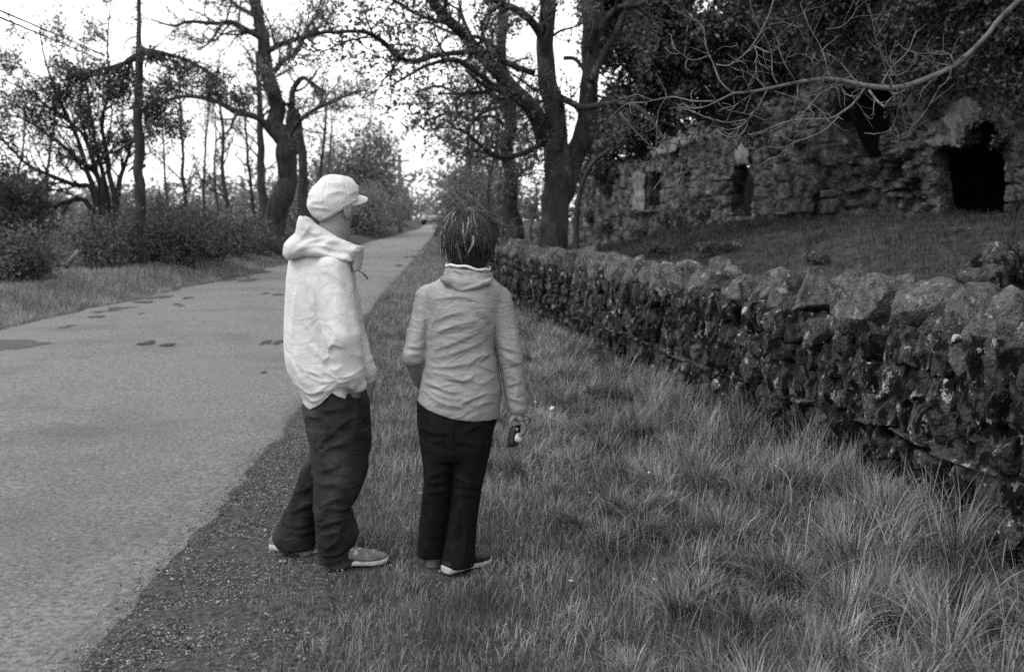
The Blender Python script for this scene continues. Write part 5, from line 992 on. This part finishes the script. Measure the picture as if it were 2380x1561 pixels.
    for i in range(n1 + 1):
        a = math.pi * i / n1; x = math.cos(a) * .080; L = math.sin(a) ** .7 * .098
        for j in range(n2 + 1):
            u = j / n2; p = b0 + rt * x * (1 - .12 * u) - fw * (abs(x) / .080) ** 2 * .050 + fw * L * u + np.array([0, 0, .012 - .9 * x * x * 3.0 - .014 * u * u + .010 * u - .28 * x]); V.append(p)
    V = np.array(V); i = (np.arange(n1)[:, None] * (n2 + 1) + np.arange(n2)[None]).reshape(-1); o = mk('cap_brim', V, np.stack([i, i + 1, i + n2 + 2, i + n2 + 1], -1), None, MT['linen'], cap); so = o.modifiers.new('t', 'SOLIDIFY'); so.thickness = .006; so.offset = 0
    # jacket
    f = Field(at(630, 980, Y) + np.array([0, -.35, 0]), at(900, 480, Y) + np.array([0, .4, .05]), .004)
    hem = np.array([(655, 893), (688, 912), (710, 930), (733, 940), (760, 926), (786, 902), (806, 912), (827, 922), (845, 905), (880, 880)]); hp = np.array([pz(a, b, Y) for a, b in hem])
    f.loft([ring(572, 705, 812, .08, Y), ring(592, 680, 820, .12, Y), ring(618, 671, 824, .145, Y), ring(680, 667, 824, .165, Y), ring(760, 663, 826, .17, Y), ring(830, 665, 834, .175, Y), ring(875, 680, 842, .175, Y), ring(905, 698, 836, .165, Y), ring(945, 715, 826, .15, Y)], .02, 2.3)
    f.cone(at(772, 625, Y - .11), at(796, 780, Y - .155), .076, .078, .018); f.cone(at(796, 780, Y - .155), at(812, 868, Y - .13), .078, .070, .012); f.cone(at(812, 868, Y - .12), at(835, 893, Y - .11), .062, .034, .02)
    f.cone(at(790, 625, Y + .14), at(822, 790, Y + .18), .065, .062, .03); f.cone(at(822, 790, Y + .18), at(850, 862, Y + .12), .06, .050, .02); f.cone(at(852, 862, Y + .12), at(862, 893, Y + .11), .042, .022, .01)
    f.clip(lambda X, Y_, Z: np.interp(X, hp[:, 0], hp[:, 1]) - Z)
    f.clip(lambda X, Y_, Z: .012 - np.abs(np.hypot((X - at(775, 0, Y)[0]) / 1, (Y_ - Y) / 1) * 0 + 1))
    V, Q = f.mesh(); yy = Y - .15; A = [((275, 640), (285, 720), (310, 810), (360, 890)), ((548, 620), (560, 700), (556, 780)), ((243, 740), (228, 850), (215, 1040)), ((290, 940), (360, 1040), (410, 1110)), ((425, 1120), (465, 1060), (530, 1080)), ((380, 1180), (440, 1130)), ((330, 1070), (370, 1120), (415, 1170)), ((375, 900), (400, 1000), (425, 1090)), ((450, 640), (520, 740)), ((380, 1190), (430, 1240), (490, 1262)), ((490, 1250), (560, 1240), (635, 1195)), ((470, 1290), (540, 1270), (640, 1230)), ((230, 1300), (330, 1350), (450, 1285)), ((250, 1345), (350, 1392), (470, 1305)), ((290, 1240), (400, 1280), (480, 1272)), ((320, 1215), (400, 1255)), ((560, 1300), (580, 1380)), ((215, 1170), (250, 1240), (285, 1300)), ((560, 880), (600, 1000), (622, 1110)), ((590, 1110), (640, 1180)), ((300, 700), (340, 760), (350, 850)), ((470, 800), (500, 900), (560, 980)), ((430, 940), (480, 1000), (470, 1070)), ((240, 1080), (260, 1180), (320, 1230)), ((640, 1130), (660, 1200), (650, 1290)), ((520, 1180), (470, 1210), (430, 1200)), ((350, 1340), (420, 1330), (475, 1290)), ((490, 1300), (530, 1340), (580, 1370))]
    rw = np.random.default_rng(2); lines = [L4(a, yy, rw.uniform(.008, .014), rw.uniform(.008, .014)) for a in A]; lines = [(p_, w_, a_ * .7) for p_, w_, a_ in lines]; V = folds(V, Q, lines, .0018, 10, 4, (1, 1, .7)); jk = mk('jacket', V, Q, None, MT['jacket_pale'], t)
    # hood bunched on the shoulders
    f = Field(at(650, 660, Y) + np.array([0, -.35, 0]), at(880, 470, Y) + np.array([0, .35, 0]), .005); W = lambda L: [pz(a, b, Y) for a, b in L]
    f.pillow(W([(709, 502), (722, 508), (745, 528), (775, 548), (805, 562), (838, 574), (842, 582), (830, 592), (790, 578), (758, 570), (730, 574), (700, 588), (679, 594), (674, 578), (680, 560), (700, 540), (704, 520)]), Y - .06, .085, .03, .01)
    f.pillow(W([(677, 566), (700, 552), (735, 560), (780, 580), (822, 592), (830, 605), (800, 606), (760, 594), (720, 592), (685, 602), (674, 590)]), Y - .02, .15, .035, .02)
    f.cone(at(690, 578, Y - .07), at(760, 570, Y - .13), .030, .022, .02); f.cone(at(760, 570, Y - .13), at(822, 585, Y - .10), .024, .018, .02); f.cone(at(712, 520, Y - .07), at(770, 562, Y - .10), .018, .018, .02)
    f.pillow(W([(812, 575), (840, 574), (836, 600), (832, 628), (826, 630), (815, 600)]), Y + .02, .09, .02, .01)
    f.ell(at(783, 520, Y + .01), (.078, .080, .11), 0, sub=True)
    V, Q = f.mesh(); A = [((225, 560), (300, 500), (400, 470), (480, 500)), ((300, 400), (330, 440), (380, 450)), ((250, 540), (320, 515), (400, 515), (520, 560)), ((330, 400), (420, 450), (540, 510)), ((240, 500), (290, 440), (310, 400)), ((400, 490), (480, 490), (590, 525))]
    V = folds(V, Q, [L4(a, yy, .009, .009) for a in A], .0035, 10, 8); mk('hood', V, Q, None, MT['jacket_pale'], jk)
    Pd = resample([at(830, 628, Y), at(842, 634, Y - .02), at(850, 641, Y - .03), at(855, 649, Y - .03)], 8); V, Q, T = tubes(Pd[None], np.array([[.0022, .0022, .0022, .003, .0045, .0045, .0045, .0035]]), 6); mk('drawcord', V, Q, T, MT['cam_black'], jk)
    # trousers
    f = Field(at(610, 1375, Y) + np.array([0, -.45, 0]), at(890, 860, Y) + np.array([0, .6, .02]), .005)
    f.loft([ring(885, 712, 842, .13, Y), ring(905, 710, 848, .14, Y), ring(935, 709, 856, .145, Y), ring(965, 708, 859, .15, Y), ring(1003, 722, 860, .15, Y), ring(1040, 732, 860, .14, Y - .02 + .02)], .03, 2.2)
    f.loft([ring(990, 722, 860, .12, Y, -.04), ring(1062, 731, 859, .105, Y, -.06), ring(1113, 738, 849, .10, Y, -.08), ring(1160, 738, 826, .098, Y, -.08), ring(1172, 738, 821, .098, Y, -.08), ring(1208, 740, 834, .10, Y, -.06), ring(1241, 741, 835, .10, Y, -.04), ring(1272, 743, 826, .095, Y, -.02), ring(1290, 744, 836, .10, Y, -.01), ring(1306, 748, 836, .10, Y, -.01), ring(1318, 752, 830, .095, Y)], .025, 2.3)
    f.loft([ring(975, 706, 800, .10, Y, .07), ring(1020, 714, 800, .10, Y, .08), ring(1062, 716, 785, .09, Y, .12), ring(1091, 700, 775, .09, Yr, .0), ring(1150, 682, 750, .085, Yr), ring(1223, 646, 736, .09, Yr), ring(1243, 637, 732, .095, Yr), ring(1258, 640, 733, .09, Yr), ring(1270, 648, 731, .085, Yr)], .02, 2.2)
    zc0 = at(0, 1283, Yr)[2]; V, Q = f.mesh()
    A = [((330, 290), (460, 300)), ((400, 500), (520, 380), (640, 290)), ((420, 530), (520, 470), (600, 450)), ((410, 640), (560, 590)), ((420, 720), (540, 700), (620, 760)), ((420, 860), (520, 800), (600, 780)), ((430, 900), (500, 850), (620, 870)), ((440, 1150), (540, 1060), (560, 1000)), ((430, 1180), (540, 1160), (660, 1080)), ((430, 1230), (560, 1200), (660, 1150)), ((440, 1270), (560, 1262), (650, 1210)), ((300, 660), (390, 660)), ((130, 1050), (250, 1062), (350, 1040)), ((150, 1000), (260, 940), (380, 880)), ((140, 1090), (260, 1112), (370, 1090)), ((200, 860), (330, 800)), ((650, 150), (655, 250), (640, 420)), ((360, 220), (480, 250), (640, 220)), ((380, 400), (400, 520)), ((420, 980), (520, 940), (640, 930)), ((430, 1040), (520, 1010), (600, 960))]
    V = folds(V, Q, [L5(a, Y - .1, .013, .011) for a in A], .006, 7, 14); mk('trousers', V, Q, None, MT['trouser'], t)
    # shoes
    h1 = gp(757, 1340); shoe(t, (h1[0], h1[1] + .03, float(ground(h1[0], h1[1])) + .012), R(78), .275, .100, MT['shoe'], MT['sole'], 'grey trainer with pale sole, toe pointing right')
    h2 = gp(630, 1290); shoe(t, (h2[0], h2[1] + .03, float(ground(h2[0], h2[1])) + .012), R(104), .272, .100, MT['shoe'], MT['sole'])
# ---------------------------------------------------------------- the woman holding a camera
def hairstyle(t, hd, az, Y):
    f = Field(hd - np.array([.2, .2, .26]), hd + .22, .005); f.ell(hd + np.array([.0, -.005, .02]), (.100, .108, .112), 0); f.ell(hd + np.array([.0, -.012, -.045]), (.092, .094, .075), .03); f.ell(hd + np.array([.012, -.02, -.09]), (.058, .055, .045), .03)
    f.ell(hd + np.array([.02, .125, -.05]), (.07, .07, .10), 0, sub=True); V, Q = f.mesh(); N = vnormals(V, Q); V = V + N * (.004 * vn(V * np.array([60, 60, 12]), 3) + .007 * fbm(V * np.array([22, 22, 14]), 2, 6))[:, None]; hs = mk('hair', V, Q, None, MT['hair'], t)
    rng = np.random.default_rng(8); cr = hd + np.array([.01, -.035, .128]); S1, R1, S2, R2 = [], [], [], []
    for k in range(1500):
        a = rng.uniform(0, 2 * math.pi); light = (k % 50 == 0); face = np.array([math.cos(a), math.sin(a)])
        if face[1] > .75: continue
        n = 10; u = np.linspace(0, 1, n); reach = rng.uniform(.55, 1.0); ph = u * reach * rng.uniform(2.0, 2.35) + .06; off = rng.uniform(1.0, 1.10)
        x = hd[0] + np.sin(ph) * face[0] * .104 * off + rng.normal(0, .004) ; y = hd[1] - .008 + np.sin(ph) * face[1] * .112 * off; z = hd[2] + .022 + np.cos(ph) * .115 * off - .035 * np.clip(ph - 1.4, 0, 1); cl = round(a * 7) ; x = x + .010 * math.sin(cl * 3.3) * np.sin(ph * 1.6); z = z + .006 * math.sin(cl * 5.1) * u
        # taper towards nape, with kinks and a few flyaway ends
        P = np.stack([x, y, z], -1); P[:, 0] += .010 * np.sin(u * 5 + a * 3) * u + rng.normal(0, .012) * u ** 2; P[:, 1] += rng.normal(0, .008) * u ** 2; P[:, 2] += rng.normal(0, .006) * u
        if rng.random() < .06: P[-3:, :2] += (face * np.array([1, 1]))[None] * np.linspace(.004, .022, 3)[:, None]
        rr = np.linspace(.0022, .0008, n) * rng.uniform(.8, 1.4)
        if light and face[1] < .2: S2.append(P); R2.append(rr * 1.15)
        else: S1.append(P); R1.append(rr)
    for k in range(44):              # tousled locks, their tips standing away from the head
        a = rng.uniform(math.pi * .95, 2.05 * math.pi) if k < 38 else rng.uniform(0, 2 * math.pi); face = np.array([math.cos(a), math.sin(a)]); light = k in (3, 9, 14, 21, 27); n = 10; u = np.linspace(0, 1, n)
        if light: a = (3.75, 4.0, 4.55, 4.85, 5.05)[(3, 9, 14, 21, 27).index(k)]; face = np.array([math.cos(a), math.sin(a)])
        p0 = rng.uniform(.1, .9) if not light else rng.uniform(.6, 1.2); p1 = p0 + rng.uniform(.7, 1.25); ph = p0 + (p1 - p0) * u; off = 1.03 + rng.uniform(-.05, .035) * u ** 2; sw = rng.normal(0, .030 if light else .026)
        P = np.stack([hd[0] + np.sin(ph) * face[0] * .106 * off + sw * u ** 1.5, hd[1] - .008 + np.sin(ph) * face[1] * .114 * off, hd[2] + .022 + np.cos(ph) * .117 * off - .03 * np.clip(ph - 1.4, 0, 1)], -1)
        for j in range(16): Pj = P + rng.normal(0, .008, 3) * (1 - .6 * u)[:, None] + rng.normal(0, .0012, (n, 3)); (S2 if light else S1).append(Pj); (R2 if light else R1).append(np.linspace(.0012, .0006, n))
    for k in range(90):              # tufts lifting off the crown
        a = rng.uniform(0, 2 * math.pi); u = np.linspace(0, 1, 10)[:, None]; d = np.array([math.cos(a), math.sin(a) * .8, 0]); P = cr + np.array([rng.normal(0, .02), rng.normal(0, .02), -.012]) + d * u * rng.uniform(.05, .11) + np.array([0, 0, 1]) * (np.sin(u * 2.6) * rng.uniform(.012, .034) - u ** 2 * .03); S1.append(P); R1.append(np.linspace(.0016, .0006, 10))
    # bundled pale streaks on the back of the head
    for (x0, y0, x1, y1, x2, y2, x3, y3, m) in [(1160, 400, 1120, 440, 1105, 500, 1118, 540, 13), (1165, 410, 1135, 460, 1120, 520, 1125, 560, 9), (1250, 450, 1245, 500, 1225, 540, 1190, 600, 5), (1110, 450, 1100, 480, 1096, 500, 1100, 520, 6), (1170, 480, 1160, 520, 1165, 570, 1175, 610, 5)]:
        for j in range(m):
            o = rng.normal(0, 10, 2); Pp = []
            for (a, b) in ((x0, y0), (x1, y1), (x2, y2), (x3, y3)):
                w = at(*Z4(a + o[0], b + o[1] * .4), hd[1]); dx = (w[0] - hd[0]) / .104; dz = (w[2] - hd[2] - .01) / .125; yy = hd[1] - .010 - .124 * math.sqrt(max(.05, 1 - min(.95, dx * dx + dz * dz))) - .002; q = at(*Z4(a + o[0], b + o[1] * .4), yy); Pp.append(q)
            S2.append(resample(Pp, 10)); R2.append(np.linspace(.0013, .0008, 10))
    V, Q, T = tubes(np.array(S1), np.array(R1), 3, False); mk('hair_strands', V, Q, T, MT['hair'], hs); V, Q, T = tubes(np.array(S2), np.array(R2), 3, False); mk('bleached_streaks', V, Q, T, MT['hair_light'], hs)
def woman():
    Y = float(gp(1050, 1352)[1]) + .02; t = thing('person', (at(1050, 1340, Y)[0], Y, 0), 'figure seen from behind, short dark streaked hair, grey jacket, black trousers, holding a camera', 'person')
    hd = at(1089, 563, Y + .03); az = R(12)
    f = Field(at(900, 1420, Y) + np.array([0, -.4, -.05]), at(1270, 480, Y) + np.array([0, .5, .05]), .0048)
    P = head(f, hd, az, R(-4), .95); nk = at(1090, 640, Y + .01); f.cone(P(0, -.01, -.05), nk, .050, .054, .02); f.cone(nk, at(1085, 675, Y), .055, .09, .03)
    f.loft([ring(660, 1040, 1130, .06, Y), ring(685, 995, 1165, .09, Y), ring(740, 995, 1160, .105, Y), ring(850, 1000, 1148, .10, Y), ring(930, 985, 1148, .11, Y), ring(1000, 980, 1142, .12, Y), ring(1040, 986, 1132, .11, Y)], .03)
    f.cone(at(1018, 1030, Y), at(1014, 1170, Y + .01), .075, .050, .03); f.cone(at(1014, 1170, Y + .01), at(1008, 1318, Y + .08), .05, .030, .02); f.cone(at(1008, 1318, Y + .08), at(1012, 1326, Y + .2), .03, .028, .02)
    f.cone(at(1090, 1030, Y), at(1082, 1170, Y), .075, .050, .03); f.cone(at(1082, 1170, Y), at(1048, 1330, Y), .05, .030, .02); f.cone(at(1048, 1335, Y), at(1078, 1330, Y + .08), .03, .028, .02)
    f.cone(at(1165, 700, Y), at(1187, 832, Y + .0), .044, .034, .03); f.cone(at(1187, 832, Y), at(1203, 955, Y - .02), .034, .024, .01)
    # right hand: palm, four bent fingers, thumb, closed on the top of the camera
    yw = Y - .02; kn = [at(1214 + 1.5 * j, 981 + 2 * abs(j - 1.2), yw - .030 + .020 * j) for j in range(4)]
    f.cone(at(1203, 955, yw), at(1206, 968, yw), .024, .024, .012); f.cone(at(1206, 966, yw - .012), at(1212, 981, yw - .022), .017, .013, .014); f.cone(at(1206, 966, yw + .012), at(1213, 981, yw + .022), .017, .013, .014)
    for j, K in enumerate(kn):
        L = (1.0, 1.1, 1.02, .85)[j]; a = K + np.array([.010, 0, -.022 * L]) + 0; b = a + np.array([-.008, 0, -.020 * L]); c = b + np.array([-.012, -.002, -.010 * L]); f.cone(at(1208, 972, K[1]), K, .0110, .0105, .007); f.cone(K, a, .0100, .0090, .002); f.cone(a, b, .0088, .0080, .002); f.cone(b, c, .0080, .0070, .002)
    a = at(1197, 964, yw - .018); b = at(1187, 978, yw - .030); c = at(1186, 991, yw - .028); f.cone(at(1203, 960, yw), a, .016, .0125, .01); f.cone(a, b, .0115, .0100, .003); f.cone(b, c, .0098, .0085, .002)
    f.cone(at(990, 695, Y), at(962, 828, Y - .02), .044, .034, .03); f.cone(at(962, 828, Y - .02), at(990, 885, Y + .18), .034, .025, .01); f.cone(at(990, 885, Y + .18), at(1000, 893, Y + .26), .026, .03, .01)
    for j in range(4): p0 = at(1000 + 2 * j, 893 + 6 * j, Y + .27); f.cone(p0, p0 + np.array([.03, .03, -.01]), .009, .0075, .003)
    V, Q = f.mesh(); mk('body', V, Q, None, MT['skin'], t); hairstyle(t, hd, az, Y)
    # jacket
    f = Field(at(910, 1000, Y) + np.array([0, -.3, 0]), at(1260, 590, Y) + np.array([0, .4, .02]), .0038)
    f.loft([ring(638, 1036, 1140, .075, Y), ring(652, 1015, 1152, .09, Y), ring(665, 994, 1166, .105, Y), ring(685, 986, 1170, .118, Y), ring(738, 990, 1160, .13, Y), ring(791, 990, 1146, .13, Y), ring(832, 987, 1155, .13, Y), ring(870, 981, 1161, .135, Y), ring(905, 976, 1165, .14, Y), ring(930, 970, 1163, .145, Y), ring(985, 968, 1160, .145, Y)], .02, 2.2)
    f.cone(at(1157, 697, Y + .01), at(1187, 832, Y - .01), .062, .053, .008); f.cone(at(1187, 832, Y - .01), at(1203, 948, Y - .02), .053, .043, .008)
    f.cone(at(998, 694, Y + .01), at(963, 826, Y - .02), .062, .048, .008); f.cone(at(963, 826, Y - .02), at(985, 888, Y + .17), .050, .046, .015); f.cone(at(950, 768, Y + .0), at(958, 800, Y), .010, .02, .015)
    hem = np.array([(900, 905), (958, 905), (970, 926), (1000, 942), (1060, 960), (1110, 966), (1159, 967), (1170, 962), (1175, 958), (1260, 958)]); hp = np.array([pz(a, b, Y) for a, b in hem]); f.clip(lambda X, Y_, Z: np.interp(X, hp[:, 0], hp[:, 1]) - Z)
    V, Q = f.mesh(); yy = Y - .1
    A = [((1000, 960), (1120, 900), (1200, 885)), ((985, 1040), (1080, 985), (1250, 960)), ((1010, 1110), (1140, 1060), (1300, 990)), ((990, 1160), (1130, 1120), (1290, 1060), (1340, 1010)), ((1000, 1200), (1150, 1190), (1300, 1150)), ((960, 1230), (1100, 1240), (1250, 1300)), ((980, 1280), (1100, 1330), (1200, 1330)), ((1200, 1250), (1300, 1290), (1380, 1250)), ((1290, 1130), (1340, 1150), (1390, 1190)), ((1250, 1170), (1370, 1230)), ((960, 1340), (1080, 1400), (1200, 1420)), ((1150, 1360), (1250, 1400)), ((1200, 1210), (1280, 1140), (1390, 1130)), ((1060, 850), (1020, 960), (990, 1050)), ((1290, 850), (1350, 960)), ((1240, 830), (1310, 930)), ((940, 870), (970, 1000)), ((1180, 1400), (1330, 1340)), ((1400, 1090), (1520, 1130)), ((1390, 1130), (1500, 1190), (1530, 1250)), ((1440, 1200), (1530, 1180)), ((1430, 1320), (1530, 1290)), ((1440, 1380), (1540, 1420)), ((860, 1090), (960, 1100)), ((870, 1140), (950, 1130)), ((880, 1200), (950, 1180)), ((930, 900), (950, 1050)), ((1420, 850), (1370, 960), (1350, 1060)), ((1010, 820), (1170, 800), (1290, 830)), ((1040, 1010), (1150, 960), (1280, 930)), ((1080, 1260), (1200, 1270), (1260, 1240)), ((1000, 1330), (1080, 1360), (1180, 1380)), ((1270, 1180), (1330, 1130)), ((1450, 900), (1480, 1000), (1500, 1080)), ((1460, 1250), (1500, 1300), (1490, 1400)), ((960, 1290), (1040, 1310), (1120, 1290)), ((1240, 1420), (1330, 1400), (1390, 1410))]
    rw = np.random.default_rng(4); V = folds(V, Q, [L4(a, yy, rw.uniform(.006, .011), rw.uniform(.004, .0075)) for a in A], .0018, 14, 24, (1, 1, 1.7))
    jk = mk('jacket', V, Q, None, MT['jacket_grey'], t)
    # rolled hood collar
    f = Field(at(1000, 700, Y) + np.array([0, -.22, 0]), at(1180, 590, Y) + np.array([0, .22, 0]), .004)
    f.loft([ring(614, 1037, 1138, .088, Y, .0), ring(628, 1034, 1142, .094, Y), ring(645, 1029, 1146, .104, Y), ring(656, 1022, 1150, .105, Y)], .01)
    f.pillow([pz(a, b, Y) for a, b in [(1026, 640), (1050, 645), (1100, 648), (1146, 642), (1142, 656), (1110, 668), (1072, 676), (1062, 676), (1045, 662), (1028, 650)]], Y - .095, .022, .012, .02)
    f.loft([ring(595, 1046, 1130, .072, Y), ring(632, 1046, 1130, .072, Y)], 0) if False else None
    ct = at(1088, 612, Y); f.ell((ct[0], Y, ct[2] + .01), (.082, .078, .045), 0, sub=True)
    tl = lambda X, Y_, Z: Z - (at(0, 612, Y)[2] - .10 * (X - ct[0]) - .03); f.clip(tl)
    V, Q = f.mesh(); A = [((1075, 680), (1150, 750), (1170, 762)), ((1350, 700), (1250, 745), (1170, 765)), ((1090, 640), (1200, 660), (1340, 655)), ((1080, 670), (1200, 700), (1350, 680)), ((1250, 690), (1300, 720)), ((1130, 650), (1230, 690))]
    V = folds(V, Q, [L4(a, Y - .1, .006, .005) for a in A], .0025, 16, 5); mk('collar', V, Q, None, MT['jacket_grey'], jk)
    th = np.linspace(0, 2 * math.pi, 40); c = (at(1037, 615, Y) + at(1139, 625, Y)) / 2; Pc = np.stack([c[0] + np.cos(th) * .094, Y + np.sin(th) * .084, c[2] - .10 * np.cos(th) * .1 + .001 + .004 * np.sin(th * 3 + 1) + .003 * np.sin(th * 7)], -1); V, Q, T = tubes(Pc[None], np.full((1, 40), .0055), 8); mk('shirt_collar', V, Q, T, MT['white'], t)
    # hem seam
    # trousers
    f = Field(at(940, 1370, Y) + np.array([0, -.35, 0]), at(1190, 890, Y) + np.array([0, .4, .0]), .005)
    f.loft([ring(900, 978, 1156, .12, Y), ring(934, 970, 1157, .13, Y), ring(978, 970, 1153, .135, Y), ring(1015, 975, 1144, .13, Y), ring(1040, 981, 1139, .125, Y), ring(1060, 983, 1135, .11, Y)], .03, 2.2)
    f.loft([ring(1020, 977, 1056, .11, Y), ring(1095, 985, 1050, .095, Y), ring(1150, 982, 1045, .085, Y, .01), ring(1241, 972, 1038, .082, Y, .04), ring(1298, 967, 1034, .088, Y, .07)], .012, 2.3)
    f.loft([ring(1020, 1050, 1144, .11, Y), ring(1076, 1050, 1132, .1, Y), ring(1142, 1048, 1118, .09, Y), ring(1223, 1040, 1107, .085, Y), ring(1308, 1027, 1103, .09, Y)], .012, 2.3)
    V, Q = f.mesh(); A = [((1060, 380), (1150, 400), (1240, 395)), ((1090, 460), (1220, 450)), ((1090, 690), (1230, 650)), ((1100, 730), (1220, 720)), ((1080, 800), (1220, 780)), ((1270, 690), (1400, 740)), ((1270, 740), (1440, 760)), ((1290, 790), (1420, 820)), ((1340, 390), (1450, 340)), ((1255, 260), (1257, 420), (1257, 640)), ((1100, 1000), (1110, 1150)), ((1340, 1000), (1340, 1200)), ((1280, 450), (1400, 470))]
    V = folds(V, Q, [L5(a, Y - .1, .010, .008) for a in A], .003, 9, 41); mk('trousers', V, Q, None, MT['trouser_black'], t)
    h1 = gp(1034, 1366); gz1 = float(ground(h1[0], h1[1])) + .012; s1 = shoe(t, (h1[0], h1[1] + .02, gz1), R(50), .25, .088, MT['shoe_black'], MT['sole'], 'black shoe nearer the camera, toe turned right', .8)
    h2 = gp(1008, 1340); gz2 = float(ground(h2[0], h2[1])) + .004; shoe(t, (h2[0], h2[1] + .02, gz2), R(8), .245, .085, MT['shoe_black'], MT['shoe'], None, .8)
    for (px, hh, gz_, dy) in ((1050, h1, gz1, .06), (1012, h2, gz2, .06)):
        p = at(px, 1325, hh[1] + dy); V, Q, T = tubes(np.array([[(p[0] , hh[1] + dy + .01, gz_ + .05), (p[0], hh[1] + dy, gz_ + .10), (p[0] + .004, hh[1] + dy + .01, gz_ + .13)]]), np.array([[.031, .028, .027]]), 14); mk('sock', V, Q, T, MT['white'], t)
    # compact camera in the hand, hanging from a wrist loop
    c = at(1195, 1012, yw); cam_t = thing('handheld_camera', c, 'small black compact camera with silver lens held in the hand of the grey-jacketed figure', 'camera')
    ld = np.array([.88, -.47, 0]); ln = np.array([-.14, 0, -1.0]); ln /= np.linalg.norm(ln); ld = ld - ln * (ld @ ln); ld /= np.linalg.norm(ld); wd = np.cross(ln, ld); Rm = np.stack([wd, ld, ln], 1)
    V, Q, T = stones([c], [(.029, .0145, .049)], 9, 0, np.array([Rm]), n=8); mk('camera_body', V, Q, T, MT['cam_black'], cam_t)
    lc = c + ln * .004; P = np.array([lc + ld * .012, lc + ld * .024, lc + ld * .025, lc + ld * .034, lc + ld * .035]); V, Q, T = tubes(P[None], np.array([[.021, .021, .017, .017, .010]]), 24); mk('lens', V, Q, T, MT['metal'], cam_t)
    V, Q, T = stones([c + ld * .015 - ln * .034 + wd * .008], [(.010, .002, .006)], 8, 0, np.array([Rm]), n=3); mk('flash_window', V, Q, T, MT['metal'], cam_t)
    P = resample([c - ln * .048 + ld * .01, at(1222, 990, yw - .03), at(1232, 978, yw - .035), at(1226, 968, yw - .035), at(1210, 966, yw - .032), at(1200, 972, yw - .036), at(1214, 978, yw - .04), at(1236, 972, yw - .03)], 30); V, Q, T = tubes(P[None], np.full((1, 30), .0022), 6); mk('wrist_strap', V, Q, T, MT['cam_black'], cam_t)
man(); woman()
